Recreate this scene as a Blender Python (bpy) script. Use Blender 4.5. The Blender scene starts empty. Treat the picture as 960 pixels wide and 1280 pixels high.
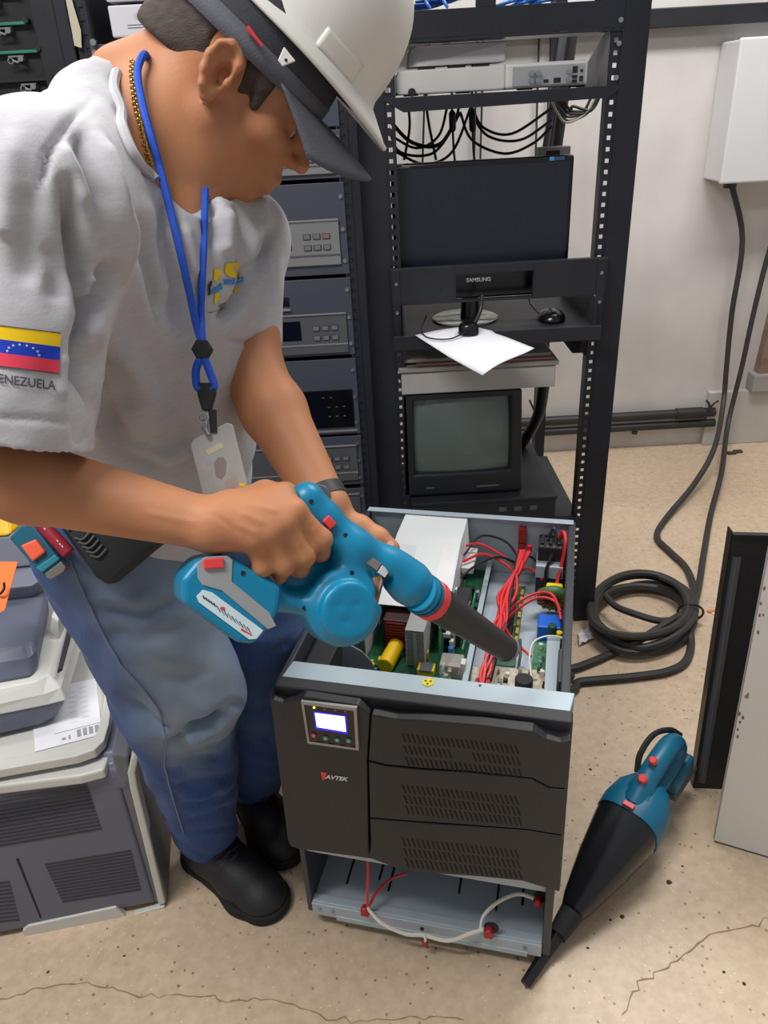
import bpy, bmesh, math, random
import numpy as np
from mathutils import Vector, Matrix
from mathutils.bvhtree import BVHTree
random.seed(7)
rng = np.random.default_rng(7)
SC = bpy.context.scene
COL = SC.collection

# ------------------------------------------------------------------ camera
FPX = 961.0; CAMH = 1.35
PIT = math.atan(FPX / 1803.0); ROLL = math.atan(100 / 1800.0)
_R0 = np.array([1, 0, 0.]); _U0 = np.array([0, math.sin(PIT), math.cos(PIT)])
CF = np.array([0, math.cos(PIT), -math.sin(PIT)])
CR = math.cos(ROLL) * _R0 - math.sin(ROLL) * _U0
CU = math.sin(ROLL) * _R0 + math.cos(ROLL) * _U0
CP = np.array([0, 0, CAMH])
cam = bpy.data.cameras.new('camera'); camo = bpy.data.objects.new('camera', cam); COL.objects.link(camo)
cam.sensor_fit = 'VERTICAL'; cam.sensor_height = 36.0; cam.lens = 36.0 * FPX / 1280.0
cam.clip_start = 0.02
m = Matrix.Identity(4)
for i in range(3):
    m[i][0] = CR[i]; m[i][1] = CU[i]; m[i][2] = -CF[i]; m[i][3] = CP[i]
camo.matrix_world = m
SC.camera = camo

# ------------------------------------------------------------------ world, room lamps, exposure
W = bpy.data.worlds.new('world'); SC.world = W; W.use_nodes = True
bg = W.node_tree.nodes['Background']; bg.inputs[0].default_value = (0.96, 0.98, 1.0, 1); bg.inputs[1].default_value = 0.30
def lamp(loc, sx, sy, power, col=(1, 0.98, 0.95), rot=(0, 0, 0)):
    L = bpy.data.lights.new('ceiling_tube', 'AREA'); L.shape = 'RECTANGLE'; L.size = sx; L.size_y = sy
    L.energy = power; L.color = col
    o = bpy.data.objects.new('ceiling_tube', L); COL.objects.link(o); o.location = loc; o.rotation_euler = rot
lamp((-0.95, 0.30, 2.75), 1.3, 0.4, 44)
lamp((0.9, 1.9, 2.75), 1.3, 0.4, 40)
lamp((-0.7, 2.3, 2.75), 1.3, 0.4, 22)
SC.view_settings.view_transform = 'Standard'; SC.view_settings.look = 'None'
SC.view_settings.gamma = 1.0; SC.view_settings.use_curve_mapping = False
SC.view_settings.exposure = 0.22

# ------------------------------------------------------------------ pixel -> point helpers (a pixel gives a direction; depth from what it touches)
def ray(x, y): return CF + CR * ((x - 480) / FPX) - CU * ((y - 640) / FPX)
def gz(x, y, z=0.0):
    d = ray(x, y); return CP + d * ((z - CAMH) / d[2])
def gy(x, y, Y):
    d = ray(x, y); return CP + d * (Y / d[1])
def gx(x, y, X):
    d = ray(x, y); return CP + d * (X / d[0])
def gd(x, y, D): return CP + ray(x, y) * D
def hit(x, y, p0, n):
    d = ray(x, y); t = np.dot(np.asarray(p0) - CP, n) / np.dot(d, n); return CP + d * t
def topx(P):
    v = np.asarray(P) - CP; d = v @ CF
    return np.stack([480 + FPX * (v @ CR) / d, 640 - FPX * (v @ CU) / d], -1)
def nrm(v): v = np.asarray(v, float); return v / np.linalg.norm(v)
def V(*a): return np.array(a, float)

# ------------------------------------------------------------------ materials
MATS = {}
def srgb(c):
    return tuple((x / 12.92 if x <= 0.04045 else ((x + 0.055) / 1.055) ** 2.4) for x in [v / 255.0 for v in c])
def mat(name, col, rough=0.5, metal=0.0, var=0.08, scale=12.0, bump=0.0, bscale=200.0, emit=None, estr=0.0,
        alpha=None, trans=0.0, spec=0.5, coat=0.0, dirt=None, stretch=None, sheen=0.0):
    if name in MATS: return MATS[name]
    M = bpy.data.materials.new(name); M.use_nodes = True
    N = M.node_tree.nodes; L = M.node_tree.links; b = N['Principled BSDF']
    c = srgb(col)
    tc = N.new('ShaderNodeTexCoord'); src = tc.outputs['Object']
    if stretch:
        mp = N.new('ShaderNodeMapping'); mp.inputs['Scale'].default_value = stretch; L.new(src, mp.inputs[0]); src = mp.outputs[0]
    nz = N.new('ShaderNodeTexNoise'); nz.inputs['Scale'].default_value = scale; nz.inputs['Detail'].default_value = 4
    L.new(src, nz.inputs['Vector'])
    rp = N.new('ShaderNodeValToRGB')
    rp.color_ramp.elements[0].position = 0.3; rp.color_ramp.elements[1].position = 0.7
    rp.color_ramp.elements[0].color = (*[max(0, x * (1 - var)) for x in c], 1)
    rp.color_ramp.elements[1].color = (*[min(1, x * (1 + var)) for x in c], 1)
    L.new(nz.outputs['Fac'], rp.inputs[0]); out = rp.outputs[0]
    if dirt:
        dc, th, ds = dirt
        n2 = N.new('ShaderNodeTexNoise'); n2.inputs['Scale'].default_value = ds; n2.inputs['Detail'].default_value = 6; n2.inputs['Roughness'].default_value = .65
        L.new(src, n2.inputs['Vector'])
        r2 = N.new('ShaderNodeValToRGB'); r2.color_ramp.elements[0].position = th; r2.color_ramp.elements[1].position = min(1, th + .1)
        L.new(n2.outputs['Fac'], r2.inputs[0])
        mx = N.new('ShaderNodeMix'); mx.data_type = 'RGBA'; L.new(r2.outputs[0], mx.inputs[0]); L.new(out, mx.inputs[6]); mx.inputs[7].default_value = (*srgb(dc), 1)
        out = mx.outputs[2]
    L.new(out, b.inputs['Base Color'])
    b.inputs['Roughness'].default_value = rough; b.inputs['Metallic'].default_value = metal
    b.inputs['Specular IOR Level'].default_value = spec
    if coat: b.inputs['Coat Weight'].default_value = coat
    if sheen: b.inputs['Sheen Weight'].default_value = sheen
    if trans: b.inputs['Transmission Weight'].default_value = trans
    if alpha is not None: b.inputs['Alpha'].default_value = alpha
    if emit: b.inputs['Emission Color'].default_value = (*srgb(emit), 1); b.inputs['Emission Strength'].default_value = estr
    if bump:
        n3 = N.new('ShaderNodeTexNoise'); n3.inputs['Scale'].default_value = bscale; n3.inputs['Detail'].default_value = 3
        L.new(src, n3.inputs['Vector'])
        bp = N.new('ShaderNodeBump'); bp.inputs['Strength'].default_value = bump; bp.inputs['Distance'].default_value = 0.002
        L.new(n3.outputs['Fac'], bp.inputs['Height']); L.new(bp.outputs[0], b.inputs['Normal'])
    MATS[name] = M
    return M
black = mat('black_paint', (30, 31, 36), .45, .0, .15, 20, .05, 300)
blackm = mat('black_matte', (26, 27, 31), .7, 0, .15, 20)
rackm = mat('rack_steel', (37, 39, 48), .42, .2, .15, 8, .04, 250, dirt=((90, 92, 96), .74, 30))
platem = mat('faceplate_grey', (70, 75, 88), .5, .1, .08, 6, .04, 400)
silverm = mat('silver_plastic', (140, 141, 144), .4, .3, .05, 5)
silverd = mat('dull_silver', (96, 98, 102), .4, .3, .05, 5)
screwm = mat('screw_metal', (170, 172, 178), .3, .9, .05)
glassd = mat('dark_glass', (12, 13, 18), .12, 0, .05)
whitep = mat('white_plastic', (206, 205, 203), .45, 0, .03)
greyp = mat('warm_grey_plastic', (176, 172, 176), .45, 0, .03)
paperm = mat('paper', (226, 226, 232), .8, 0, .02)
redw = mat('red_wire', (214, 46, 52), .4, 0, .08)
whitew = mat('white_wire', (222, 219, 208), .5, 0, .05)
blackw = mat('black_wire', (24, 24, 26), .45, 0, .1)
bluew = mat('blue_patch_cable', (40, 110, 200), .4, 0, .1)
cablem = mat('rubber_cable', (50, 49, 48), .55, 0, .12, 30, .1, 300)
teal = mat('teal_plastic', (0, 124, 164), .38, 0, .04, 8, .05, 500)
teald = mat('deep_teal_plastic', (6, 100, 132), .4, 0, .05, 8, .05, 500)
redp = mat('red_plastic', (226, 62, 66), .4, 0, .05)
yellp = mat('yellow_plastic', (232, 200, 20), .45, 0, .05)
zinc = mat('zinc_steel', (172, 184, 194), .42, .1, .05, 5, .02, 300)
zincl = mat('zinc_steel_bright', (172, 188, 196), .4, .2, .04, 4, .02, 300)
white_ink = mat('white_ink', (214, 214, 214), .6, 0, .02)
dark_ink = mat('dark_ink', (60, 60, 66), .7, 0, .05)

# ------------------------------------------------------------------ mesh helpers
ORG = {}
class MB:
    def __init__(s): s.v = []; s.f = []; s.mi = []
    def add(s, vs, fs, mi=0):
        o = len(s.v); s.v += [tuple(map(float, p)) for p in vs]; s.f += [tuple(i + o for i in f) for f in fs]; s.mi += [mi] * len(fs); return s
    def box(s, c, sz, ax=None, mi=0):
        c = np.asarray(c, float); h = np.asarray(sz, float) / 2
        ax = np.eye(3) if ax is None else np.asarray(ax)
        vs = [c + ax[0] * h[0] * a + ax[1] * h[1] * b + ax[2] * h[2] * d for d in (-1, 1) for b in (-1, 1) for a in (-1, 1)]
        return s.add(vs, [(0, 2, 3, 1), (4, 5, 7, 6), (0, 1, 5, 4), (2, 6, 7, 3), (0, 4, 6, 2), (1, 3, 7, 5)], mi)
    def bb(s, a, b, mi=0):
        a = np.asarray(a, float); b = np.asarray(b, float); return s.box((a + b) / 2, np.abs(b - a), None, mi)
    def prism(s, pts, ext, mi=0):
        """pts: outline of 3-D points in a plane, ext: extrusion vector"""
        pts = [np.asarray(p, float) for p in pts]; n = len(pts); e = np.asarray(ext, float)
        nn = sum(np.cross(pts[i] - pts[0], pts[(i + 1) % n] - pts[0]) for i in range(n))
        if np.dot(nn, e) > 0: pts = pts[::-1]
        vs = pts + [p + e for p in pts]
        fs = [tuple(range(n)), tuple(range(2 * n - 1, n - 1, -1))]
        fs = [tuple(range(n)), tuple(n + i for i in reversed(range(n)))]
        fs += [(i, i + n, (i + 1) % n + n, (i + 1) % n) for i in range(n)]
        return s.add(vs, fs, mi)
    def tube(s, pts, r, n=8, caps=True, mi=0):
        pts = [np.asarray(p, float) for p in pts]; k = len(pts)
        rs = r if hasattr(r, '__len__') else [r] * k
        t = [nrm(pts[min(i + 1, k - 1)] - pts[max(i - 1, 0)]) for i in range(k)]
        a = np.array([0, 0, 1.]) if abs(t[0][2]) < .9 else np.array([1., 0, 0])
        u = nrm(np.cross(t[0], a)); vs = []
        for i in range(k):
            u = nrm(u - t[i] * np.dot(u, t[i])); w = np.cross(t[i], u)
            for j in range(n):
                q = 2 * math.pi * j / n; vs.append(pts[i] + rs[i] * (math.cos(q) * u + math.sin(q) * w))
        fs = []
        for i in range(k - 1):
            for j in range(n):
                j2 = (j + 1) % n; fs.append((i * n + j, i * n + j2, (i + 1) * n + j2, (i + 1) * n + j))
        if caps: fs += [tuple(reversed(range(n))), tuple((k - 1) * n + j for j in range(n))]
        return s.add(vs, fs, mi)
    def cyl(s, a, b, r, n=16, mi=0): return s.tube([a, b], r, n, True, mi)
    def lathe(s, c, axis, prof, n=24, mi=0, sx=1.0, ref=None):
        """prof: list of (dist along axis, radius)"""
        c = np.asarray(c, float); t = nrm(axis)
        a = np.asarray(ref, float) if ref is not None else (np.array([0, 0, 1.]) if abs(t[2]) < .9 else np.array([1., 0, 0]))
        u = nrm(np.cross(t, a)); w = np.cross(t, u); vs = []
        for d, r in prof:
            for j in range(n):
                q = 2 * math.pi * j / n; vs.append(c + t * d + r * (math.cos(q) * u * sx + math.sin(q) * w))
        fs = []
        for i in range(len(prof) - 1):
            for j in range(n):
                j2 = (j + 1) % n; fs.append((i * n + j, i * n + j2, (i + 1) * n + j2, (i + 1) * n + j))
        fs += [tuple(reversed(range(n))), tuple((len(prof) - 1) * n + j for j in range(n))]
        return s.add(vs, fs, mi)
    def torus(s, c, axis, R, r, n=24, k=8, mi=0):
        t = nrm(axis); a = np.array([0, 0, 1.]) if abs(t[2]) < .9 else np.array([1., 0, 0]); u = nrm(np.cross(t, a)); w = np.cross(t, u); c = np.asarray(c, float)
        vs = []
        for i in range(n):
            q = 2 * math.pi * i / n; e = math.cos(q) * u + math.sin(q) * w
            for j in range(k):
                p = 2 * math.pi * j / k; vs.append(c + e * (R + r * math.cos(p)) + t * r * math.sin(p))
        fs = [(i * k + j, ((i + 1) % n) * k + j, ((i + 1) % n) * k + (j + 1) % k, i * k + (j + 1) % k) for i in range(n) for j in range(k)]
        return s.add(vs, fs, mi)
    def grid(s, P, mi=0):
        """P: array (n,m,3)"""
        P = np.asarray(P); n, k = P.shape[:2]
        return s.add(P.reshape(-1, 3), [(i * k + j, i * k + j + 1, (i + 1) * k + j + 1, (i + 1) * k + j) for i in range(n - 1) for j in range(k - 1)], mi)
    def build(s, name, mats, parent=None, bevel=0.0, smooth=False, seg=2, solid=0.0, sub=0):
        me = bpy.data.meshes.new(name)
        org = ORG[parent.name] if parent is not None else (np.mean(np.array(s.v), 0) * 1.0)
        if parent is None: org = np.array([org[0], org[1], min(p[2] for p in s.v)])
        me.from_pydata([tuple(np.array(p) - org) for p in s.v], [], s.f)
        for M in (mats if isinstance(mats, (list, tuple)) else [mats]): me.materials.append(M)
        if any(s.mi): me.polygons.foreach_set('material_index', s.mi)
        if smooth:
            me.polygons.foreach_set('use_smooth', [True] * len(me.polygons))
            if smooth != 2: me.set_sharp_from_angle(angle=math.radians(40))
        me.update()
        bm = bmesh.new(); bm.from_mesh(me); bmesh.ops.recalc_face_normals(bm, faces=bm.faces); bm.to_mesh(me); bm.free()
        o = bpy.data.objects.new(name, me); COL.objects.link(o)
        if parent is not None: o.parent = parent
        else: o.location = org
        ORG[o.name] = org
        if solid: md = o.modifiers.new('solid', 'SOLIDIFY'); md.thickness = solid; md.offset = 0
        if bevel: md = o.modifiers.new('bevel', 'BEVEL'); md.width = bevel; md.segments = seg; md.limit_method = 'ANGLE'; md.angle_limit = math.radians(35)
        if sub: md = o.modifiers.new('sub', 'SUBSURF'); md.levels = sub; md.render_levels = sub
        return o
def tag(o, label, cat, group=None):
    o['label'] = label; o['category'] = cat
    if group: o['group'] = group
    return o
def thing(name, label, cat, loc, group=None):
    o = bpy.data.objects.new(name, None); COL.objects.link(o); o.location = tuple(map(float, loc)); o.empty_display_size = .05
    ORG[o.name] = np.asarray(loc, float); return tag(o, label, cat, group)
def struct(o): o['kind'] = 'structure'; return o
def lab(o, s): o['label'] = s; return o
def boxpart(name, a, b, M, parent, bevel=0.002, ax=None):
    mb = MB(); mb.bb(a, b); return mb.build(name, M, parent, bevel)
def spline(pts, n=8):
    """Catmull-Rom through points"""
    P = [np.asarray(p, float) for p in pts]; P = [2 * P[0] - P[1]] + P + [2 * P[-1] - P[-2]]; out = []
    for i in range(1, len(P) - 2):
        for j in range(n):
            t = j / n; a, b, c, d = P[i - 1:i + 3]
            out.append(.5 * (2 * b + (c - a) * t + (2 * a - 5 * b + 4 * c - d) * t * t + (3 * b - a - 3 * c + d) * t ** 3))
    out.append(P[-2]); return out
def wire(name, pts, r, M, parent, n=6, seg=7, smooth=True):
    mb = MB(); mb.tube(spline(pts, seg), r, n); return mb.build(name, M, parent, 0, smooth)
def text(name, s, size, org, ex, ey, M, parent, ext=0.0004, align='LEFT', fn=None, shear=0.0, bold=0.0):
    c = bpy.data.curves.new('tmp', 'FONT'); c.body = s; c.size = size; c.align_x = align; c.extrude = ext; c.shear = shear; c.resolution_u = 3; c.offset = bold
    t = bpy.data.objects.new('tmp', c); COL.objects.link(t)
    dg = bpy.context.evaluated_depsgraph_get(); me = bpy.data.meshes.new_from_object(t.evaluated_get(dg))
    vs = [np.array(v.co) for v in me.vertices]; fs = [tuple(p.vertices) for p in me.polygons]
    bpy.data.objects.remove(t); bpy.data.curves.remove(c); bpy.data.meshes.remove(me)
    ex = np.asarray(ex, float); ey = np.asarray(ey, float); n = np.cross(ex, ey)
    mb = MB(); mb.add([(fn(v) if fn else np.asarray(org) + ex * v[0] + ey * v[1] + n * (v[2] + ext)) for v in vs], fs)
    return mb.build(name, M, parent)
def discs(name, mesh_fn, pts, M, parent): pass
def copies(src, offs, parent):
    """linked copies of a part (shared mesh), each an object of its own"""
    out = [src]
    for o in offs:
        c = src.copy(); COL.objects.link(c); c.parent = parent; c.location = tuple(np.array(src.location) + np.asarray(o, float)); ORG[c.name] = ORG[src.name]; out.append(c)
    return out

# ================================================================== SETTING
def floor_mat():
    M = bpy.data.materials.new('terrazzo_floor'); M.use_nodes = True; N = M.node_tree.nodes; L = M.node_tree.links; b = N['Principled BSDF']
    tc = N.new('ShaderNodeTexCoord'); src = tc.outputs['Object']
    def ramp(fac, stops):
        r = N.new('ShaderNodeValToRGB'); cr = r.color_ramp
        while len(cr.elements) < len(stops): cr.elements.new(.5)
        for e, (p, c) in zip(cr.elements, stops): e.position = p; e.color = (*c, 1) if len(c) == 3 else c
        L.new(fac, r.inputs[0]); return r.outputs[0]
    def noise(s, d=5, ro=.55):
        n = N.new('ShaderNodeTexNoise'); n.inputs['Scale'].default_value = s; n.inputs['Detail'].default_value = d; n.inputs['Roughness'].default_value = ro; L.new(src, n.inputs['Vector']); return n
    def mix(f, a, bb, mode='MIX'):
        m = N.new('ShaderNodeMix'); m.data_type = 'RGBA'; m.blend_type = mode
        if hasattr(f, 'is_output'): L.new(f, m.inputs[0])
        else: m.inputs[0].default_value = f
        for i, q in ((6, a), (7, bb)):
            if hasattr(q, 'is_output'): L.new(q, m.inputs[i])
            else: m.inputs[i].default_value = (*srgb(q), 1)
        return m.outputs[2]
    base = ramp(noise(2.2, 6).outputs['Fac'], [(.3, srgb((194, 170, 143))), (.7, srgb((210, 187, 160)))])
    fine = ramp(noise(60, 4).outputs['Fac'], [(.35, srgb((172, 150, 126))), (.65, srgb((214, 193, 168)))])
    c = mix(.35, base, fine)
    for sc, th, col, am in ((55, .17, (116, 98, 82), 1), (38, .12, (150, 112, 88), 1), (80, .15, (226, 210, 190), 1), (23, .075, (88, 78, 70), 1)):
        v = N.new('ShaderNodeTexVoronoi'); v.inputs['Scale'].default_value = sc; v.inputs['Randomness'].default_value = 1
        L.new(src, v.inputs['Vector'])
        f1 = ramp(v.outputs['Distance'], [(th * .7, (1, 1, 1)), (th, (0, 0, 0))])
        # only some of the cells hold a chip
        sep = N.new('ShaderNodeSeparateColor'); L.new(v.outputs['Color'], sep.inputs[0])
        f2 = ramp(sep.outputs[0], [(.55, (0, 0, 0)), (.6, (.8, .8, .8))])
        mu = N.new('ShaderNodeMath'); mu.operation = 'MULTIPLY'; L.new(f1, mu.inputs[0]); L.new(f2, mu.inputs[1])
        c = mix(mu.outputs[0], c, col)
    # old brownish stains
    st = ramp(noise(1.4, 7, .7).outputs['Fac'], [(.60, (0, 0, 0)), (.74, (.4, .4, .4))])
    c = mix(st, c, (150, 122, 96))
    L.new(c, b.inputs['Base Color']); b.inputs['Roughness'].default_value = .42
    bp = N.new('ShaderNodeBump'); bp.inputs['Strength'].default_value = .08; bp.inputs['Distance'].default_value = .002
    L.new(noise(90, 4).outputs['Fac'], bp.inputs['Height']); L.new(bp.outputs[0], b.inputs['Normal'])
    return M
def wall_mat():
    M = bpy.data.materials.new('painted_wall'); M.use_nodes = True; N = M.node_tree.nodes; L = M.node_tree.links; b = N['Principled BSDF']
    tc = N.new('ShaderNodeTexCoord')
    n = N.new('ShaderNodeTexNoise'); n.inputs['Scale'].default_value = 3; n.inputs['Detail'].default_value = 7; n.inputs['Roughness'].default_value = .6; L.new(tc.outputs['Object'], n.inputs['Vector'])
    r = N.new('ShaderNodeValToRGB'); r.color_ramp.elements[0].position = .3; r.color_ramp.elements[1].position = .7
    r.color_ramp.elements[0].color = (*srgb((196, 191, 188)), 1); r.color_ramp.elements[1].color = (*srgb((215, 211, 207)), 1)
    L.new(n.outputs['Fac'], r.inputs[0])
    n2 = N.new('ShaderNodeTexNoise'); n2.inputs['Scale'].default_value = 9; n2.inputs['Detail'].default_value = 8; n2.inputs['Roughness'].default_value = .75; L.new(tc.outputs['Object'], n2.inputs['Vector'])
    r2 = N.new('ShaderNodeValToRGB'); r2.color_ramp.elements[0].position = .66; r2.color_ramp.elements[1].position = .8; r2.color_ramp.elements[1].color = (.35, .35, .35, 1)
    L.new(n2.outputs['Fac'], r2.inputs[0])
    mx = N.new('ShaderNodeMix'); mx.data_type = 'RGBA'; L.new(r2.outputs[0], mx.inputs[0]); L.new(r.outputs[0], mx.inputs[6]); mx.inputs[7].default_value = (*srgb((165, 156, 148)), 1)
    L.new(mx.outputs[2], b.inputs['Base Color']); b.inputs['Roughness'].default_value = .55
    bp = N.new('ShaderNodeBump'); bp.inputs['Strength'].default_value = .12; bp.inputs['Distance'].default_value = .004
    L.new(n2.outputs['Fac'], bp.inputs['Height']); L.new(bp.outputs[0], b.inputs['Normal'])
    return M
mb = MB(); mb.bb((-3, -1.2, -.06), (3.4, 3.02, 0)); flo = struct(mb.build('floor', floor_mat()))
WY = 3.0
mb = MB(); mb.bb((-3, WY, 0), (3.4, WY + .12, 2.8)); struct(mb.build('wall_back', wall_mat()))
# cracks in the floor: thin real grooves filled with dirt
crackm = mat('crack_dirt', (150, 126, 103), .9, 0, .2, 60)
def crack(pix, w):
    P = [gz(x, y) for x, y in pix]; pts = []
    for a, b in zip(P[:-1], P[1:]):
        k = max(2, int(np.linalg.norm(b - a) / .012))
        for i in range(k): pts.append(a + (b - a) * i / k + V(*rng.normal(0, .0028, 2), 0))
    pts.append(P[-1]); L_, R_ = [], []
    for i, p in enumerate(pts):
        t = nrm(pts[min(i + 1, len(pts) - 1)] - pts[max(i - 1, 0)]); n = V(-t[1], t[0], 0); ww = w * (.5 + rng.random())
        L_.append(p + n * ww + V(0, 0, .0006)); R_.append(p - n * ww + V(0, 0, .0006))
    mb = MB(); mb.grid(np.array([L_, R_])); o = mb.build('crack', crackm, flo); return o
ORG[flo.name] = np.array(flo.location)
crack([(-30, 1262), (50, 1234), (110, 1228), (180, 1246), (250, 1244), (300, 1252), (345, 1248), (375, 1262), (440, 1278), (520, 1270), (580, 1275)], .0010)
crack([(775, 1268), (800, 1228), (835, 1208), (860, 1188), (900, 1165), (935, 1158), (985, 1138)], .0012)
# grit on the floor
gritm = mat('grit', (70, 60, 52), .9, 0, .3, 40)
for i, (x, y, s) in enumerate([(836, 1103, .006), (778, 1146, .005), (738, 962, .004), (930, 1230, .004), (853, 1083, .003), (756, 930, .003), (735, 1185, .003), (60, 1215, .003), (155, 1195, .003), (905, 1215, .003), (763, 1150, .003)]):
    c = gz(x, y); mb = MB()
    k = 6; ring = [c + V(s * (.7 + .5 * rng.random()) * math.cos(q), s * (.6 + .5 * rng.random()) * math.sin(q), 0) for q in np.arange(k) * 2 * math.pi / k]
    top = [c + (p - c) * .55 + V(0, 0, s * .6) for p in ring]
    mb.add(ring + top, [tuple(range(k, 2 * k))] + [(j, (j + 1) % k, (j + 1) % k + k, j + k) for j in range(k)])
    o = mb.build('grit_crumb', gritm); tag(o, 'dark crumb of grit lying on the beige speckled floor', 'debris', 'grit crumbs on the floor')

# wall services
pipem = mat('painted_pipe', (44, 42, 42), .5, 0, .2, 14, .1, 120, dirt=((120, 112, 104), .7, 22))
def pipe_run(name, px0, px1, r, label):
    a = gy(*px0, WY - r - .012); b = gy(*px1, WY - r - .012); a[2] = b[2] = (a[2] + b[2]) / 2; a = a + (a - b) * .9
    t = thing(name, label, 'pipe', (b + a) / 2 - V(0, 0, r))
    mb = MB(); mb.cyl(a, b, r, 14); mb.build('pipe', pipem, t, 0, True)
    return t, a, b
t, a, b = pipe_run('conduit_pipe', (700, 525), (893, 515), .019, 'upper of two black conduit pipes running low along the wall')
mb = MB(); mb.cyl(b - V(.16, 0, 0), b - V(.05, 0, 0), .023, 14); mb.build('coupling', pipem, t, 0, True)
mb = MB(); mb.tube(spline([b - V(.03, .018, -.01), b + V(-.035, -.02, .04), b + V(-.05, -.02, .06)], 4), .005, 6); mb.tube(spline([b - V(.03, .018, -.01), b + V(-.02, -.02, .04), b + V(-.0, -.02, .055)], 4), .004, 6); mb.build('binding_wire', pipem, t, 0, True)
mb = MB(); mb.bb(b - V(1.2, -.01, .004), b - V(1.16, -.032, -.004)); mb.build('clamp', pipem, t)
t, a, b = pipe_run('conduit_pipe', (700, 540), (893, 527), .017, 'lower of two black conduit pipes running low along the wall')
mb = MB(); mb.cyl(b - V(.33, 0, .03), b - V(.33, 0, -.0), .012, 10); mb.build('outlet_boss', pipem, t, 0, True)
mb = MB(); mb.bb(b - V(1.2, -.01, .004), b - V(1.16, -.03, -.004)); mb.build('clamp', pipem, t)
t = thing('cable_trunking', 'long black cable trunking fixed high along the wall', 'trunking', (1.2, WY - .03, 1.50))
boxpart('channel', (-2.6, WY - .05, 1.522), (3.2, WY, 1.570), blackm, t, .004)
boxpart('cover', (-2.6, WY - .058, 1.518), (3.2, WY - .046, 1.574), black, t, .003)
# fixed cabinet on the wall (white breaker box)
t = thing('breaker_box', 'white metal breaker box fixed on the wall at upper right', 'electrical box', (1.45, WY - .08, 1.045))
boxm = mat('white_enamel', (212, 211, 212), .4, 0, .02, 6)
boxpart('body', (1.222, WY - .15, 1.047), (1.62, WY, 1.47), boxm, t, .006)
boxpart('cover', (1.215, WY - .172, 1.043), (1.627, WY - .152, 1.474), boxm, t, .006)
mb = MB(); mb.cyl((1.29, WY - .08, 1.02), (1.29, WY - .08, 1.06), .022, 14); mb.build('cable_gland', pipem, t, 0, True)
# brown downpipe cover near the right edge
brownm = mat('rusty_brown_paint', (134, 110, 98), .6, 0, .25, 12, dirt=((190, 184, 178), .56, 9))
t = thing('cable_cover', 'rusty brown cable cover on the wall ending in a grey sleeve', 'cable cover', (1.56, WY - .03, .24))
mb = MB(); mb.prism([(1.535, WY, .30), (1.70, WY, .30), (1.68, WY, .95), (1.565, WY, .80)], (0, -.045, 0)); mb.build('cover', brownm, t, .004)
boxpart('sleeve', (1.515, WY - .06, .235), (1.70, WY, .31), mat('grey_sleeve', (150, 149, 146), .5), t, .006)
# low step of screed at the wall
boxpart_s = MB(); boxpart_s.bb((1.36, WY - .03, 0), (3.3, WY, .235)); o = boxpart_s.build('trim_1', mat('grey_skirting', (186, 182, 176), .6, 0, .05, 6, .1, 60), None, .004); struct(o)

# ================================================================== RIGHT OPEN RACK
RF = 1.80; RB = 2.52
XL, XR = .057, .520          # centre lines of the hole strips
def hole_strip(mb, xc, y, z0, z1, w=.020, th=.002, pitch=.0222, hw=.0042):
    """flat steel strip with a row of square holes: real openings"""
    mb.bb((xc - w / 2, y, z0), (xc - hw, y + th, z1)); mb.bb((xc + hw, y, z0), (xc + w / 2, y + th, z1))
    n = int((z1 - z0) / pitch)
    for i in range(n):
        z = z0 + i * pitch; mb.bb((xc - hw, y, z), (xc + hw, y + th, z + pitch - 2 * hw))
t = thing('equipment_rack', 'black open steel rack holding the flat screen and recorder', 'rack', (.29, RF + .36, 0))
RACK = t
for sx, xc, xo in ((-1, XL, -.030), (1, XR, .584)):
    mb = MB(); hole_strip(mb, xc, RF, .02, 2.0)
    xi = xc + sx * .010
    mb.bb((min(xi, xo), RF - .002, 0), (max(xi, xo), RF + .012, 2.02))            # face of the upright
    mb.bb((xo - .002 if sx > 0 else xo, RF, 0), (xo if sx > 0 else xo + .002, RF + .05, 2.02))  # side return
    mb.bb((min(xc - sx * .01, xc - sx * .012), RF, .02), (max(xc - sx * .01, xc - sx * .012), RF + .03, 2.0))
    mb.build('upright', rackm, t)
for xc, xo in ((XL - .02, XL - .062), (XR + .02, XR + .062)):
    mb = MB(); mb.bb((min(xc, xo), RB - .01, 0), (max(xc, xo), RB, 2.02)); mb.bb((min(xc, xo), RB - .05, 0), (min(xc, xo) + .004, RB, 2.02)); mb.build('upright', rackm, t)
    mb = MB(); mb.bb((min(xc, xo), RF, 0), (max(xc, xo), RB, .045)); mb.build('base_rail', rackm, t, .003)
    mb = MB(); mb.bb((min(xc, xo), RF + .02, 1.96), (max(xc, xo), RB - .02, 2.0)); mb.build('top_rail', rackm, t, .003)
boxpart('cross_rail', (XL - .06, RB - .04, 1.97), (XR + .06, RB, 2.0), rackm, t)
boxpart('cross_rail', (XL - .06, RB - .04, .0), (XR + .06, RB, .04), rackm, t)
boxpart('cross_rail', (XL, RF, 1.97), (XR, RF + .03, 2.0), rackm, t)
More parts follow.
